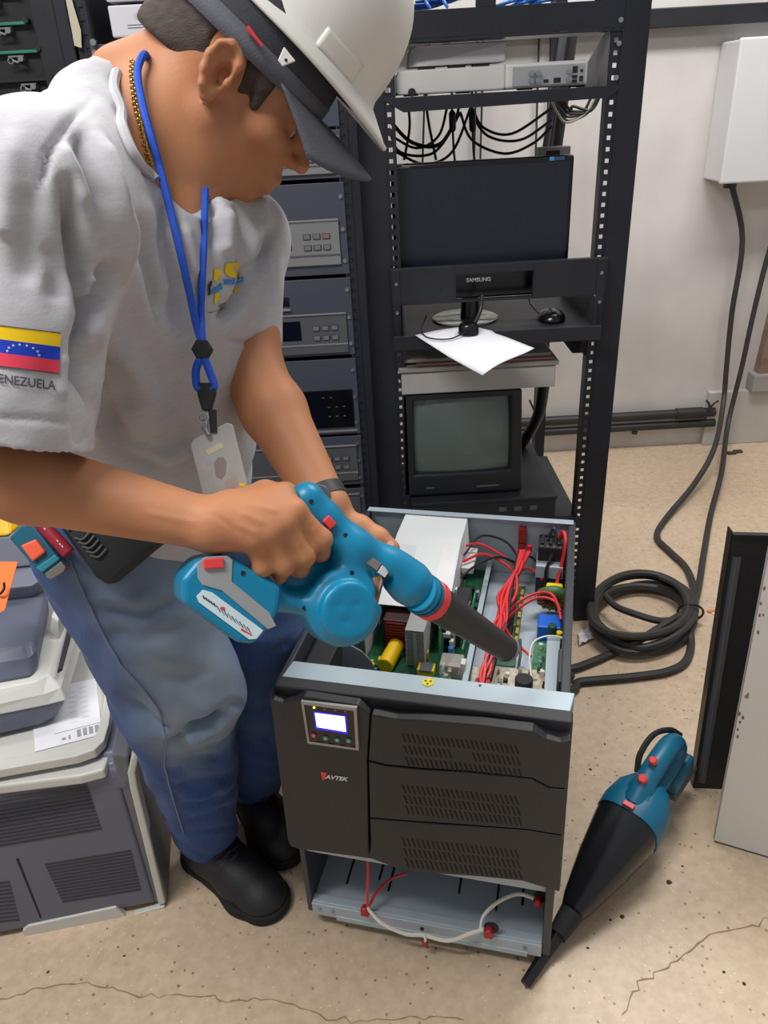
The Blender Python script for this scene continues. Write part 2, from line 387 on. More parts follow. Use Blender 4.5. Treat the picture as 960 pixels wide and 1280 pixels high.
# cable manager at the top with openings and blue patch cables
x0, x1 = XL - .012, XR + .012
t = thing('cable_manager', 'black metal cable manager panel with openings at top of the open rack', 'rack panel', (.29, RF, 1.455))
mb = MB(); mb.bb((x0, RF - .004, 1.457), (x1, RF - .0005, 1.505)); mb.bb((x0, RF - .004, 1.54), (x1, RF - .0005, 1.60))
for a, b in ((x0, x0 + .03), (.235, .275), (.47, x1)): mb.bb((a, RF - .004, 1.505), (b, RF - .0005, 1.54))
mb.build('panel', rackm, t, .001)
mb = MB(); mb.bb((x0, RF - .004, 1.452), (x1, RF + .10, 1.456)); mb.build('panel_shelf', rackm, t)
mb = MB(); mb.prism([(.175, RF + .16, 1.49), (.215, RF + .16, 1.49), (.205, RF + .16, 1.455), (.185, RF + .16, 1.455)], (0, .02, 0)); mb.cyl((.195, RF + .17, 1.44), (.195, RF + .17, 1.46), .009, 10); mb.build('bracket', rackm, t)
for sx in (x0 + .008, x1 - .008):
    mb = MB(); mb.cyl((sx, RF - .007, 1.47), (sx, RF - .003, 1.47), .005, 10); mb.build('screw', screwm, t)
for i in range(7):
    a = V(.29 + i * .012, RF + .012, 1.509 + .003 * (i % 3)); b = a + V(.16 + .03 * rng.random(), .02 + .01 * rng.random(), .02 + .012 * rng.random())
    mb = MB(); mb.tube(spline([a + V(-.02, .05, -.005), a, (a + b) / 2 + V(0, .01, .004 * rng.normal()), b, b + V(.06, .05, .03)], 5), .0031, 7); o = mb.build('patch_cable', bluew, None, 0, True)
    tag(o, 'blue patch cable bunched in the right opening of the cable manager', 'cable', 'blue patch cables in the right opening')
for i in range(4):
    a = V(.082 + i * .035, RF + .01, 1.508); mb = MB(); mb.tube(spline([a + V(-.005, .002, 0), a + V(-.013, .008, .012), a + V(-.018, .05, .03), a + V(-.02, .07, .06)], 5), .0032, 7); o = mb.build('patch_cable', bluew, None, 0, True)
    tag(o, 'short blue patch cable end poking up in the cable manager, %s from the left' % ['first', 'second', 'third', 'fourth'][i], 'cable', 'blue patch cables in the left opening')
for i in range(5):
    a = V(.12 + .03 * i, RF + .05, 1.512 + .006 * i); mb = MB(); mb.tube(spline([a + V(-.06, 0, .0), a, a + V(.05, .01, .006), a + V(.1, .03, .03)], 5), .003, 7); o = mb.build('patch_cable', bluew, None, 0, True)
    tag(o, 'blue patch cable crossing behind the left opening of the cable manager', 'cable', 'blue patch cables crossing behind')

# recorder shelf
t = thing('rack_shelf', 'black vented rack shelf carrying the white video recorder', 'shelf', (.29, RF + .13, 1.335))
boxpart('shelf_plate', (XL + .012, RF + .002, 1.352), (XR - .012, RF + .26, 1.356), rackm, t, 0)
mb = MB(); mb.prism([(XL - .01, RF - .004, 1.356), (XR + .012, RF - .004, 1.356), (XR + .012, RF - .004, 1.347), (XR - .008, RF - .004, 1.334), (XL + .03, RF - .004, 1.328), (XL - .01, RF - .004, 1.350)], (0, .0035, 0)); mb.build('front_lip', rackm, t, .0008)
for x in (XL + .013, XR - .014):
    mb = MB(); mb.prism([(x, RF + .004, 1.356), (x, RF + .25, 1.356), (x, RF + .25, 1.37), (x, RF + .03, 1.455), (x, RF + .004, 1.455)], (.002, 0, 0)); mb.build('side_bracket', mat('galvanised_bracket', (126, 125, 130), .45, .4), t)
for z in (1.37, 1.43):
    for x in (XL - .003, XR + .004):
        mb = MB(); mb.cyl((x, RF - .007, z), (x, RF - .003, z), .005, 10); mb.build('screw', screwm, t)
# video recorder turned with its connector side to the front
def yawbox(c, sz, a):
    ax = [V(math.cos(a), math.sin(a), 0), V(-math.sin(a), math.cos(a), 0), V(0, 0, 1)]
    return np.asarray(c, float), ax
t = thing('video_recorder', 'flat white video recorder with connector panel at its right end', 'recorder', (.27, RF + .09, 1.357))
z0, z1 = 1.360, 1.404
mb = MB(); mb.prism([(.072, RF + .02, z0 + .004), (.078, RF + .02, z0), (.300, RF + .02, z0), (.300, RF + .02, z1), (.082, RF + .02, z1), (.072, RF + .02, z1 - .012)], (0, .16, 0)); mb.build('case', whitep, t, .003)
mb = MB(); mb.bb((.300, RF + .012, z0), (.470, RF + .18, z1 + .002)); mb.build('case_end', whitep, t, .005)
boxpart('connector_plate', (.314, RF + .0095, z0 + .004), (.462, RF + .0125, z1 - .005), mat('connector_plate', (168, 170, 174), .4, .4), t, .0005)
cpl = bpy.data.objects['connector_plate']
for ix in range(2):
    for iz in range(2):
        mb = MB(); c = V(.352 + ix * .013, RF + .0095, z0 + .013 + iz * .013); mb.cyl(c, c - V(0, .009, 0), .0055, 12); mb.cyl(c - V(0, .008, 0), c - V(0, .011, 0), .003, 8); mb.build('video_jack', screwm, cpl, 0, True)
for ix in range(2):
    c = V(.428, RF + .0095, z0 + .012 + ix * .014); mb = MB(); mb.cyl(c, c - V(0, .008, 0), .0045, 12); mb.build('audio_jack', screwm, cpl, 0, True)
for a, b in (((.378, .005), (.388, .011)), ((.399, .004), (.413, .013)), ((.437, .020), (.447, .032)), ((.437, .010), (.447, .016)), ((.437, .002), (.447, .008)), ((.452, .004), (.459, .014)), ((.453, .021), (.458, .026))):
    boxpart('port', (a[0], RF + .0075, z0 + a[1] + .003), (b[0], RF + .0105, z0 + b[1] + .003), blackm, cpl, .0003)
mb = MB(); mb.cyl((.106, RF + .021, z0 + .004), (.106, RF + .010, z0 + .004), .008, 14); mb.build('round_knob', blackm, t, .001)
for x in (.09, .2, .33, .44): boxpart('foot', (x, RF + .03, z0 - .003), (x + .03, RF + .05, z0), blackm, t, .0005)
t = thing('network_box', 'small mauve-grey network box lying on the white recorder', 'network box', (.2, RF + .1, 1.4045))
mb = MB(); mb.prism([(.100, RF + .05, 1.41), (.120, RF + .03, 1.41), (.302, RF + .03, 1.41), (.302, RF + .03, 1.447), (.124, RF + .03, 1.447), (.106, RF + .05, 1.444)], (0, .11, 0)); mb.build('case', greyp, t, .003)
for x in (.122, .185, .235): boxpart('foot', (x, RF + .035, 1.4045), (x + .035, RF + .06, 1.4105), blackm, t, .0005)

# cables behind the shelf
for i, pts in enumerate([
    [(486, 160), (500, 190), (540, 192), (565, 160), (575, 130)], [(486, 150), (515, 178), (550, 180), (575, 140)], [(486, 168), (520, 185), (548, 170), (560, 130)],
    [(495, 190), (530, 205), (565, 190), (590, 130)], [(590, 135), (605, 160), (640, 167), (690, 135)], [(588, 140), (610, 170), (650, 175), (690, 150)], [(575, 140), (590, 175), (630, 192), (665, 180), (690, 158)],
    [(510, 130), (512, 160), (505, 200)], [(537, 50), (533, 130), (545, 200)]]):
    P = [gy(x, y, RF + .22 + .015 * (i % 3)) for x, y in pts]
    mb = MB(); mb.tube(spline(P, 7), .0035 if i != 1 else .005, 6); o = mb.build('hanging_cable', blackw, None, 0, True)
    tag(o, 'thin black cable drooping in a loop under the recorder shelf', 'cable', 'black cables drooping below the recorder')
for x in (565, 590):
    a = gy(x, 138, RF + .2); b = gy(x + 1, 165, RF + .2); mb = MB(); mb.tube([a, a + (b - a) * .12, b - (b - a) * .12, b], [.004, .008, .008, .004], 8)
    mb.tube(spline([a + V(0, 0, .05), a], 3), .003, 6); mb.tube(spline([b, b + V(.004, .01, -.05), b + V(.01, .0, -.09)], 4), .003, 6); o = mb.build('cable_choke', blackw, None, 0, True)
    tag(o, 'black cable with a ferrite lump hanging below the recorder shelf, %s of two' % ('left' if x == 565 else 'right'), 'cable')
for i in range(5):
    x = [534, 598, 606, 675, 690][i]; a = gy(x, 0, WY - .02); b = gy(x - 6, 215, WY - .02); mb = MB(); mb.tube([a, (a + b) / 2, b], .004, 6); o = mb.build('wall_wire', cablem if i else blackw, None, 0, True)
    tag(o, 'thin dark wire straight down the wall behind the open rack, %s from the left' % ['first', 'second', 'third', 'fourth', 'fifth'][i], 'wire', 'wires down the wall behind the rack')
# bundle of tangled grey cables on the right rear
for i in range(9):
    o_ = rng.normal(0, 4, 2); P = [gy(x + o_[0], y + o_[1] * .5, RF + .25 + .02 * (i % 4)) for x, y in [(690, 118), (700 + i, 140), (712, 152 - 2 * i), (735, 140), (748, 118)]]
    mb = MB(); mb.tube(spline(P, 6), .0035, 6); o = mb.build('tangled_cable', cablem if i % 3 else whitew, None, 0, True)
    tag(o, 'cable tangled under the right end of the recorder shelf', 'cable', 'tangled cables at the right of the recorder shelf')
a = gy(716, 38, RF + .30); b = gy(690, 230, RF + .30); mb = MB(); mb.tube(spline([a, (a + b) / 2, b], 6), .013, 10); o = mb.build('thick_cable', cablem, None, 0, True); tag(o, 'thick dark cable bundle dropping behind the right end of the flat screen', 'cable')
a = gy(705, 38, RF + .27); b = gy(681, 190, RF + .27); mb = MB(); mb.tube(spline([a, (a + b) / 2, b], 6), .008, 10); o = mb.build('conduit', silverd, None, 0, True); tag(o, 'slim grey metal conduit standing beside the thick cable bundle', 'conduit')
t = thing('power_strip', 'small pale power adapter peeking over the flat screen', 'adapter', gy(690, 204, RF + .2))
c = gy(692, 190, RF + .2); boxpart('case', c - V(.038, .012, .010), c + V(.038, .012, .012), mat('pale_adapter', (150, 148, 146), .5), t, .002)
boxpart('slot', c - V(.02, .0135, .006), c + V(.012, .0115, .004), blackm, t, .0003)

# flat monitor
MZ0 = .925; MY = RF + .035
t = thing('flat_monitor', 'flat black computer monitor standing dark in the open rack', 'monitor', (.257, MY + .03, .872))
mb = MB(); mb.bb((.056, MY, .93), (.459, MY + .022, 1.228)); mb.build('bezel', mat('gloss_black', (16, 17, 20), .2, 0, .05), t, .006, True, 3)
mb = MB(); mb.bb((.066, MY - .0012, .985), (.449, MY + .004, 1.216)); mb.build('screen', mat('dark_screen', (28, 33, 44), .3, 0, .04), t, .0005)
mb = MB(); mb.prism([(.12, MY + .022, .96), (.40, MY + .022, .96), (.40, MY + .022, 1.19), (.12, MY + .022, 1.19)], (0, .03, 0)); mb.build('rear_cover', blackm, t, .012)
text('lettering', 'SAMSUNG', .0125, V(.222, MY - .001, .9685), V(1, 0, 0), V(0, 0, 1), white_ink, t, bold=.0003)
boxpart('sticker', (.404, MY - .0016, 1.2185), (.414, MY - .0002, 1.226), mat('blue_sticker', (70, 150, 215), .5), t, 0)
boxpart('sticker', (.415, MY - .0016, 1.219), (.436, MY - .0002, 1.2255), mat('dark_sticker', (54, 84, 120), .5), t, 0)
boxpart('badge', (.064, MY - .0008, 1.2195), (.098, MY + .0005, 1.2225), mat('grey_ink', (110, 110, 118), .6), t, 0)
mb = MB(); mb.tube([(.235, MY + .03, .876), (.235, MY + .03, .95)], [.024, .019], 16); mb.build('stand_neck', MATS['gloss_black'], t, 0, True)
mb = MB(); mb.lathe((.225, RF + .085, .8712), (0, 0, 1), [(0, .08), (.003, .08), (.006, .074), (.007, .02)], 40); o = mb.build('stand_base', mat('mirror_black', (150, 152, 150), .12, .7, .05), t, 0, True)
# keyboard tray with front bar
t = thing('keyboard_tray', 'black scuffed rack tray with a cut-out front bar below the flat screen', 'rack drawer', (.288, RF + .12, .838))
bx0, bx1 = XL - .012, XR + .014; z0, z1 = .935, 1.017
scuff = mat('scuffed_black', (40, 42, 48), .5, .2, .2, 6, .05, 200, dirt=((118, 120, 124), .71, 16))
mb = MB(); mb.bb((bx0, RF - .022, z0), (.192, RF - .004, z1)); mb.bb((.368, RF - .022, z0), (bx1, RF - .004, z1)); mb.bb((.192, RF - .022, .998), (.368, RF - .004, z1)); mb.bb((.192, RF - .022, z0), (.368, RF - .004, .940)); mb.build('front_bar', scuff, t, .001)
mb = MB(); mb.cyl((.158, RF - .0226, .968), (.158, RF - .0216, .968), .005, 12); mb.build('keyhole', blackm, t)
boxpart('tray_floor', (XL + .012, RF - .05, .866), (XR - .012, RF + .28, .870), scuff, t, 0)
boxpart('tray_lip', (bx0, RF - .056, .840), (bx1 - .012, RF - .050, .873), scuff, t, .001)
for x in (XL + .01, XR - .014):
    mb = MB(); mb.bb((x, RF - .05, .866), (x + .003, RF + .28, .935)); mb.build('side_wall', scuff, t)
for x in (bx0 + .002, bx1 - .022):
    boxpart('ear', (x, RF - .0245, .845), (x + .018, RF - .020, 1.014), scuff, t, .001)
    for z in (.86, .92, .985):
        mb = MB(); mb.cyl((x + .009, RF - .028, z), (x + .009, RF - .0242, z), .0038, 10); mb.build('screw', screwm, t)
mb = MB(); mb.bb((XL + .02, RF + .2, .9), (.30, RF + .21, .9045)); mb.build('rear_bar', silverm, t)
# bracket diagonal below tray
mb = MB(); mb.prism([(XR - .03, RF + .005, .84), (XR + .0, RF + .005, .84), (XR + .0, RF + .005, .775), (XR - .02, RF + .005, .79)], (0, .05, 0)); mb.prism([(XR - .085, RF + .06, .845), (XR - .03, RF + .06, .845), (XR - .005, RF + .06, .775), (XR - .03, RF + .06, .775)], (0, .01, 0)); mb.build('gusset', blackm, t, .002)
# round black mouse
t = thing('computer_mouse', 'black computer mouse lying at the right end of the rack tray', 'mouse', (.425, RF + .03, .8705))
mb = MB(); Pm = []
for i in range(9):
    a = i / 8 * math.pi / 2; Pm.append((.021 * math.sin(a), .95 * math.cos(a)))
mb.lathe((.425, RF + .03, .8708), (0, 0, 1), [(0, .030), (.004, .033), (.012, .031), (.020, .023), (.024, .010), (.0245, .002)], 20, sx=1.25); mb.build('shell', MATS['gloss_black'], t, 0, True)
mb = MB(); mb.cyl((.41, RF + .012, .889), (.418, RF + .012, .889), .006, 10); mb.build('scroll_wheel', blackm, t, 0, True)
mb = MB(); mb.tube(spline([(.40, RF + .05, .88), (.385, RF + .09, .90), (.383, RF + .1, .93), (.41, RF + .12, .935)], 6), .002, 6); mb.build('cord', blackw, t, 0, True)
# webcam / puck on the paper, sheet of paper over the tray lip
c = gz(587, 421, .873); t = thing('desk_camera', 'squat black desk camera standing on the white sheet', 'camera', c)
mb = MB(); mb.lathe(c + V(0, .02, .0005), (0, 0, 1), [(0, .020), (.003, .024), (.022, .022), (.026, .018), (.0265, .004)], 20); mb.build('puck', MATS['gloss_black'], t, 0, True)
mb = MB(); mb.tube(spline([c + V(.015, .02, .025), c + V(.03, .04, .05), c + V(.035, .05, .08)], 5), .0045, 7); mb.build('stalk', blackw, t, 0, True)
mb = MB(); mb.tube(spline([c + V(-.01, .0, .01), c + V(-.05, -.02, .003), c + V(-.095, 0, .004), c + V(-.105, .05, .01), c + V(-.09, .09, .03)], 6), .0017, 6); mb.build('cord', blackw, t, 0, True)
def sheet(corn, fn, n=14):
    P = np.zeros((n, n, 3))
    for i in range(n):
        for j in range(n):
            a, b = i / (n - 1), j / (n - 1)
            P[i, j] = (corn[0] * (1 - a) * (1 - b) + corn[1] * a * (1 - b) + corn[2] * a * b + corn[3] * (1 - a) * b) + fn(a, b)
    return P
c0 = gz(519, 419, .8745); c1 = gz(592, 408, .8745); c2 = gz(668, 433, .862); c3 = gz(603, 473, .845)
def droop(a, b): return V(0, 0, .008 * math.sin(math.pi * a) * b + .004 * math.sin(3 * a) * (1 - b) + .014 * max(0, b - .55) * math.cos(4 * a))
P = sheet([c0, c1, c2, c3], droop)
P[..., 2] = np.maximum(P[..., 2], np.where(P[..., 1] > RF - .06, .8745, -9))
mb = MB(); mb.grid(P); o = mb.build('paper_sheet', paperm, None, 0, 2, solid=.0006); tag(o, 'blank white sheet of paper hanging over the lip of the rack tray', 'paper')
# white cardboard carton + folders on the CRT
t = thing('carton', 'flat pale carton lying on top of the old tube monitor', 'carton', (.245, RF + .12, .714))
cartm = mat('pale_card', (176, 172, 168), .75, 0, .04, 8)
boxpart('tray', (.060, RF - .005, .714), (.435, RF + .25, .768), cartm, t, .003)
boxpart('lid', (.054, RF - .010, .770), (.441, RF + .25, .782), mat('card_edge', (150, 146, 140), .75, 0, .06), t, .003)
o = MB(); o.bb((.10, RF + .0, .7825), (.43, RF + .24, .7885)); o = o.build('folder', mat('red_folder', (176, 120, 112), .7, 0, .1), None, .001); tag(o, 'thin reddish folder lying on the pale carton', 'folder')
o = MB(); o.bb((.06, RF + .01, .789), (.425, RF + .24, .797)); o = o.build('folder', mat('grey_folder', (150, 148, 142), .75, 0, .08), None, .001); tag(o, 'grey paper folder on top of the reddish folder', 'folder')
# CRT
t = thing('tube_monitor', 'old black tube monitor with a dusty green-grey screen', 'monitor', (.21, RF + .15, .428))
crtm = mat('crt_black', (32, 34, 38), .4, 0, .08)
mb = MB()
fr = [(.060, .432), (.366, .432), (.348, .708), (.062, .708)]
fr = [(.058, .432), (.364, .432), (.356, .710), (.062, .710)]
ope = [(.082, .490), (.334, .490), (.330, .696), (.084, .696)]
o3 = lambda q, y: V(q[0], y, q[1])
mb.add([o3(q, RF) for q in fr] + [o3(q, RF) for q in ope] + [o3(((q[0] - .209) * .96 + .209, (q[1] - .593) * .95 + .593), RF + .018) for q in ope] + [o3(q, RF + .06) for q in fr],
       [(i, (i + 1) % 4, (i + 1) % 4 + 4, i + 4) for i in range(4)] + [(i + 4, (i + 1) % 4 + 4, (i + 1) % 4 + 8, i + 8) for i in range(4)] + [(i, i + 12, (i + 1) % 4 + 12, (i + 1) % 4) for i in range(4)])
mb.build('front_frame', crtm, t, .004)
mb = MB(); b0 = [o3(q, RF + .06) for q in fr]; b1 = [o3(((q[0] - .209) * .62 + .209, (q[1] - .432) * .7 + .44), RF + .31) for q in fr]
mb.add(b0 + b1, [(i, i + 4, (i + 1) % 4 + 4, (i + 1) % 4) for i in range(4)] + [(0, 1, 2, 3), (4, 5, 6, 7)]); mb.build('rear_housing', blackm, t, .008)
P = np.zeros((9, 9, 3))
for i in range(9):
    for j in range(9):
        a, b = i / 8 * 2 - 1, j / 8 * 2 - 1; P[i, j] = (.207 + a * .123, RF + .004 + .009 * (a * a + b * b), .593 + b * .101)
mb = MB(); mb.grid(P); mb.build('screen', mat('crt_glass', (98, 108, 104), .2, 0, .1, 5, dirt=((130, 138, 130), .6, 7)), t, 0, 2)
boxpart('control_flap', (.245, RF - .002, .449), (.305, RF + .004, .454), silverd, t, .0005)
boxpart('badge', (.113, RF - .001, .4515), (.134, RF + .001, .4555), silverd, t, .0004)
boxpart('foot', (.10, RF + .02, .428), (.13, RF + .05, .4325), blackm, t, 0); boxpart('foot', (.29, RF + .02, .428), (.32, RF + .05, .4325), blackm, t, 0)
# black unit under the CRT, shelf
t = thing('rack_unit', 'scuffed black flat unit under the old tube monitor', 'rack unit', (.28, RF + .2, .34))
boxpart('case', (.075, RF - .03, .345), (.45, RF + .33, .418), scuff, t, .004)
boxpart('top_cover', (.072, RF - .034, .418), (.453, RF + .334, .4275), scuff, t, .003)
for x in (.3, .34, .38): boxpart('terminal', (x, RF - .034, .39), (x + .02, RF - .028, .402), silverd, t, .0005)
t = thing('rack_shelf', 'black rack shelf below the scuffed flat unit, mostly hidden', 'shelf', (.29, RF + .15, .335))
boxpart('shelf_plate', (XL + .0, RF + .004, .338), (XR, RF + .4, .3445), rackm, t, 0)
boxpart('front_lip', (XL - .01, RF - .006, .318), (XR + .01, RF - .002, .345), rackm, t, .0008)
# dark post and thick hose at the right inside
mb = MB(); mb.tube(spline([gy(680, 480, RF + .2), gy(674, 515, RF + .22), gy(662, 540, RF + .26), gy(648, 560, RF + .3)], 6), .016, 10); o = mb.build('thick_hose', blackw, None, 0, True); tag(o, 'thick black hose curving down beside the old tube monitor', 'hose')
mb = MB(); mb.tube(spline([gy(662, 500, RF + .3), gy(668, 520, RF + .3), gy(655, 548, RF + .3)], 5), .003, 6); o = mb.build('thin_cord', blackw, None, 0, True); tag(o, 'thin black cord looping behind the thick hose', 'cable')

# ================================================================== LEFT RACK WITH MODULES
LF = 1.76; KL = LF / 1.55; PX0, PX1 = -.520, -.047
ZK = lambda z: CAMH + (z - CAMH) * KL
t = thing('equipment_rack', 'dark closed steel rack full of grey modules with keypads', 'rack', (-.27, LF + .3, 0))
for x in (PX0 - .026, PX1 - .006):
    mb = MB(); mb.bb((x, LF + .003, 0), (x + (.0405 if x > -.2 else .034), LF + .02, 2.0)); hole_strip(mb, x + (.012 if x > -.2 else .022), LF + .0005, .05, 2.0, .02, .0018); mb.build('upright', rackm, t)
boxpart('side_panel', (PX1 - .012, LF + .02, 0), (PX1 - .008, LF + .6, 2.0), rackm, t, 0)
boxpart('side_panel', (PX0 - .026, LF + .02, 0), (PX0 - .022, LF + .6, 2.0), rackm, t, 0)
boxpart('rear_panel', (PX0 - .02, LF + .59, 0), (PX1 - .005, LF + .6, 2.0), blackm, t, 0)
boxpart('base_rail', (PX0 - .026, LF + .003, 0), (PX1 + .028, LF + .05, .06), rackm, t, .002)
boxpart('top_rail', (PX0 - .026, LF + .003, 1.95), (PX1 + .028, LF + .05, 2.0), rackm, t, .002)
def module(z0, z1, label, kind, pz0, pz1, px1, klight):
    z0, z1, pz0, pz1 = ZK(z0), ZK(z1), ZK(pz0), ZK(pz1); px1 *= KL
    t = thing('rack_module', label, 'rack module', ((PX0 + PX1) / 2, LF, z0))
    boxpart('faceplate', (PX0, LF - .004, z0), (PX1, LF, z1), platem, t, .0012)
    boxpart('case', (PX0 + .04, LF, z0 + .002), (PX1 - .035, LF + .3, z1 - .002), blackm, t, 0)
    for z in (z0 + (z1 - z0) * .15, z0 + (z1 - z0) * .5, z0 + (z1 - z0) * .85):
        for x in (PX0 + .010, PX1 - .008):
            mb = MB(); mb.cyl((x, LF - .0075, z), (x, LF - .003, z), .0045, 10); mb.cyl((x, LF - .0085, z), (x, LF - .0072, z), .0025, 6); mb.build('screw', screwm, t, 0, True)
    if kind == 'glass':
        boxpart('dark_window', (px1 - .36, LF - .0065, pz0), (px1, LF - .0035, pz1), glassd, t, .0008)
        w = [o for o in t.children if o.name.startswith('dark_window')][0]
        for i in range(8):
            x = px1 - .02 - .018 * (i % 3) - (.03 if i > 5 else 0); z = pz0 + (pz1 - pz0) * (.3 + .25 * (i // 3)); boxpart('indicator', (x - .006, LF - .0072, z), (x, LF - .006, z + .0025), silverd, w, 0)
        boxpart('trim_strip', (px1 - .36, LF - .007, pz0 - .012), (px1 + .006, LF - .0035, pz0 - .007), silverm, t, .0005)
        return t
    M = silverm if klight else silverd
    boxpart('control_panel', (px1 - .36, LF - .010, pz0), (px1, LF - .0035, pz1), M, t, .0018)
    cp = [o for o in t.children if o.name.startswith('control_panel')][0]
    h = pz1 - pz0
    boxpart('ridge', (px1 - .36, LF - .0115, pz0 + h * .21), (px1, LF - .0095, pz0 + h * .25), silverd if klight else silverm, cp, .0003)
    boxpart('top_edge', (px1 - .36, LF - .0135, pz1 - .003), (px1, LF - .009, pz1 - .0005), silverm, cp, .0003)
    boxpart('lcd', (px1 - .19, LF - .0112, pz0 + h * .36), (px1 - .105, LF - .0095, pz0 + h * .84), glassd, cp, .0005)
    for i in range(3):
        for j in range(2):
            x = px1 - .070 + i * .021; z = pz0 + h * (.40 + .24 * j)
            k = MB(); k.bb((x - .0085, LF - .0114, z - .006), (x + .0085, LF - .0098, z + .006)); k.bb((x - .0068, LF - .0134, z - .0045), (x + .0068, LF - .0112, z + .0045), 1)
            k.build('key', [mat('key_well', (58, 58, 62), .5), mat('red_key', (150, 96, 92), .5) if (i == 2 and j == 1 and klight) else mat('grey_key', (112, 112, 114), .5)], cp, .0006)
    return t
module(1.057, 1.223, 'uppermost rack module with a bright silver keypad panel', 'key', 1.076, 1.160, -.056, True)
module(.896, 1.050, 'second rack module down with a dull keypad panel and silver edge', 'key', .902, .984, -.054, False)
module(.722, .888, 'third rack module down with a black glass window', 'glass', .738, .822, -.052, False)
module(.600, .716, 'fourth rack module down, keypad panel beside the bent forearm', 'key', .612, .698, -.052, False)
module(.46, .590, 'lowest rack module in view, just above the teal blower', 'key', .484, .580, -.052, False)
module(1.23, 1.31, 'plain grey rack module behind the cap visor', 'key', 1.238, 1.300, -.056, True)
boxpart('slot_plate', (PX0 + .05, LF - .006, ZK(1.0)), (-.187, LF - .0035, ZK(1.018)), glassd, [o for o in bpy.data.objects if o.get('label', '').startswith('second rack module')][0], .0005)
boxpart('slot_lip', (PX0 + .05, LF - .010, ZK(.992)), (-.185, LF - .0035, ZK(.996)), silverm, [o for o in bpy.data.objects if o.get('label', '').startswith('second rack module')][0], .0005)
# filler and white devices at the top
t = thing('rack_module', 'grey blank rack module above the collar, behind the neck', 'rack module', (-.27, LF, 1.32))
boxpart('faceplate', (PX0, LF - .004, ZK(1.315)), (PX1, LF, ZK(1.418)), platem, t, .0012)
boxpart('rail', (PX0 + .02, LF - .010, ZK(1.432)), (PX1, LF - .002, ZK(1.445)), silverd, t, .0008)
boxpart('faceplate', (PX0 + .0, LF - .003, ZK(1.445)), (PX0 + .03, LF, ZK(1.46)), platem, t, .0005)
for x in (PX0 - .035,):
    for z in (ZK(1.425), ZK(1.447), ZK(1.463)):
        mb = MB(); mb.cyl((x + .045, LF - .013, z), (x + .045, LF - .003, z), .006, 10); mb.build('screw', screwm if z > ZK(1.43) else blackm, t, 0, True)
for i, (z0, z1) in enumerate(((ZK(1.468), ZK(1.514)), (ZK(1.519), ZK(1.60)))):
    t = thing('white_device', ['lower of two white devices stacked at the top of the closed rack', 'upper of two white devices at the top of the closed rack'][i], 'network device', (-.25, LF, z0))
    boxpart('case', (-.472, LF - .006, z0), (-.08, LF + .25, z1), mat('white_device', (214, 214, 224), .5, 0, .02), t, .003)
    if i == 0:
        boxpart('groove', (-.44, LF - .0066, z0 + .014), (-.15, LF - .0055, z0 + .0152), silverd, t, 0); boxpart('groove', (-.44, LF - .0066, z0 + .0185), (-.15, LF - .0055, z0 + .0197), silverd, t, 0)
        mb = MB(); mb.cyl((-.42, LF - .0066, z0 + .033), (-.42, LF - .0055, z0 + .033), .006, 14); mb.build('emblem', mat('pale_grey_mark', (196, 196, 204), .5), t)

# ================================================================== FAR-LEFT CARD CAGE RACK
CFY = 1.76; KC = CFY / 1.5; ZC = lambda z: CAMH + (z - CAMH) * KC
t = thing('card_cage', 'black card cage at upper left with thin green card strips and latches', 'card cage', (-.70, CFY + .2, 0))
boxpart('cabinet', (-1.25, CFY + .012, 0), (-.556, CFY + .55, 2.0), blackm, t, .003)
boxpart('side_post', (-.575, CFY - .006, 0), (-.549, CFY + .04, 2.0), rackm, t, .003)
boxpart('front_frame', (-.620, CFY - .002, 0), (-.575, CFY + .014, 2.0), black, t, .002)
greenm = mat('green_card', (44, 122, 98), .5, 0, .1)
for i, z in enumerate((1.365, 1.411, 1.452, 1.492, 1.532)):
    z = ZC(z); xe = (-.512 - .010 * i) * KC
    mb = MB(); mb.bb((-1.24, CFY + .0, z - .002), (xe, CFY + .012, z + .003)); mb.build('card_edge', greenm if i > 1 else blackm, t, .0005)
    ls = MB(); c = V(xe - .040, CFY + .0, z - .014)
    ls.torus(c + V(-.014, -.004, 0), (0, 1, 0), .005, .0016, 12, 6); ls.tube([c + V(-.009, -.004, 0), c + V(.0, -.006, -.003), c + V(.006, -.006, .002)], .0022, 6); ls.cyl(c + V(.008, .01, .003), c + V(.008, -.010, .003), .0055, 12); ls.bb(c + V(-.018, -.002, .006), c + V(.012, .012, .0085)); ls.build('latch', screwm, t, 0, True)
    mb = MB(); mb.cyl((xe + .004, CFY + .014, z + .004), (xe + .004, CFY - .006, z + .004), .005, 10); mb.build('knob', black, t, 0, True)
# strip of torn masking tape
P = [gy(x - 3, y, CFY - .008) for x, y in [(84, -6), (91, -6), (104, 38), (105, 60), (96, 57), (93, 40)]]
mb = MB(); mb.prism(P, (0, .0012, 0)); o = mb.build('tape_strip', mat('masking_tape', (196, 190, 168), .7, 0, .06)); tag(o, 'torn strip of pale masking tape stuck on the card cage', 'tape')

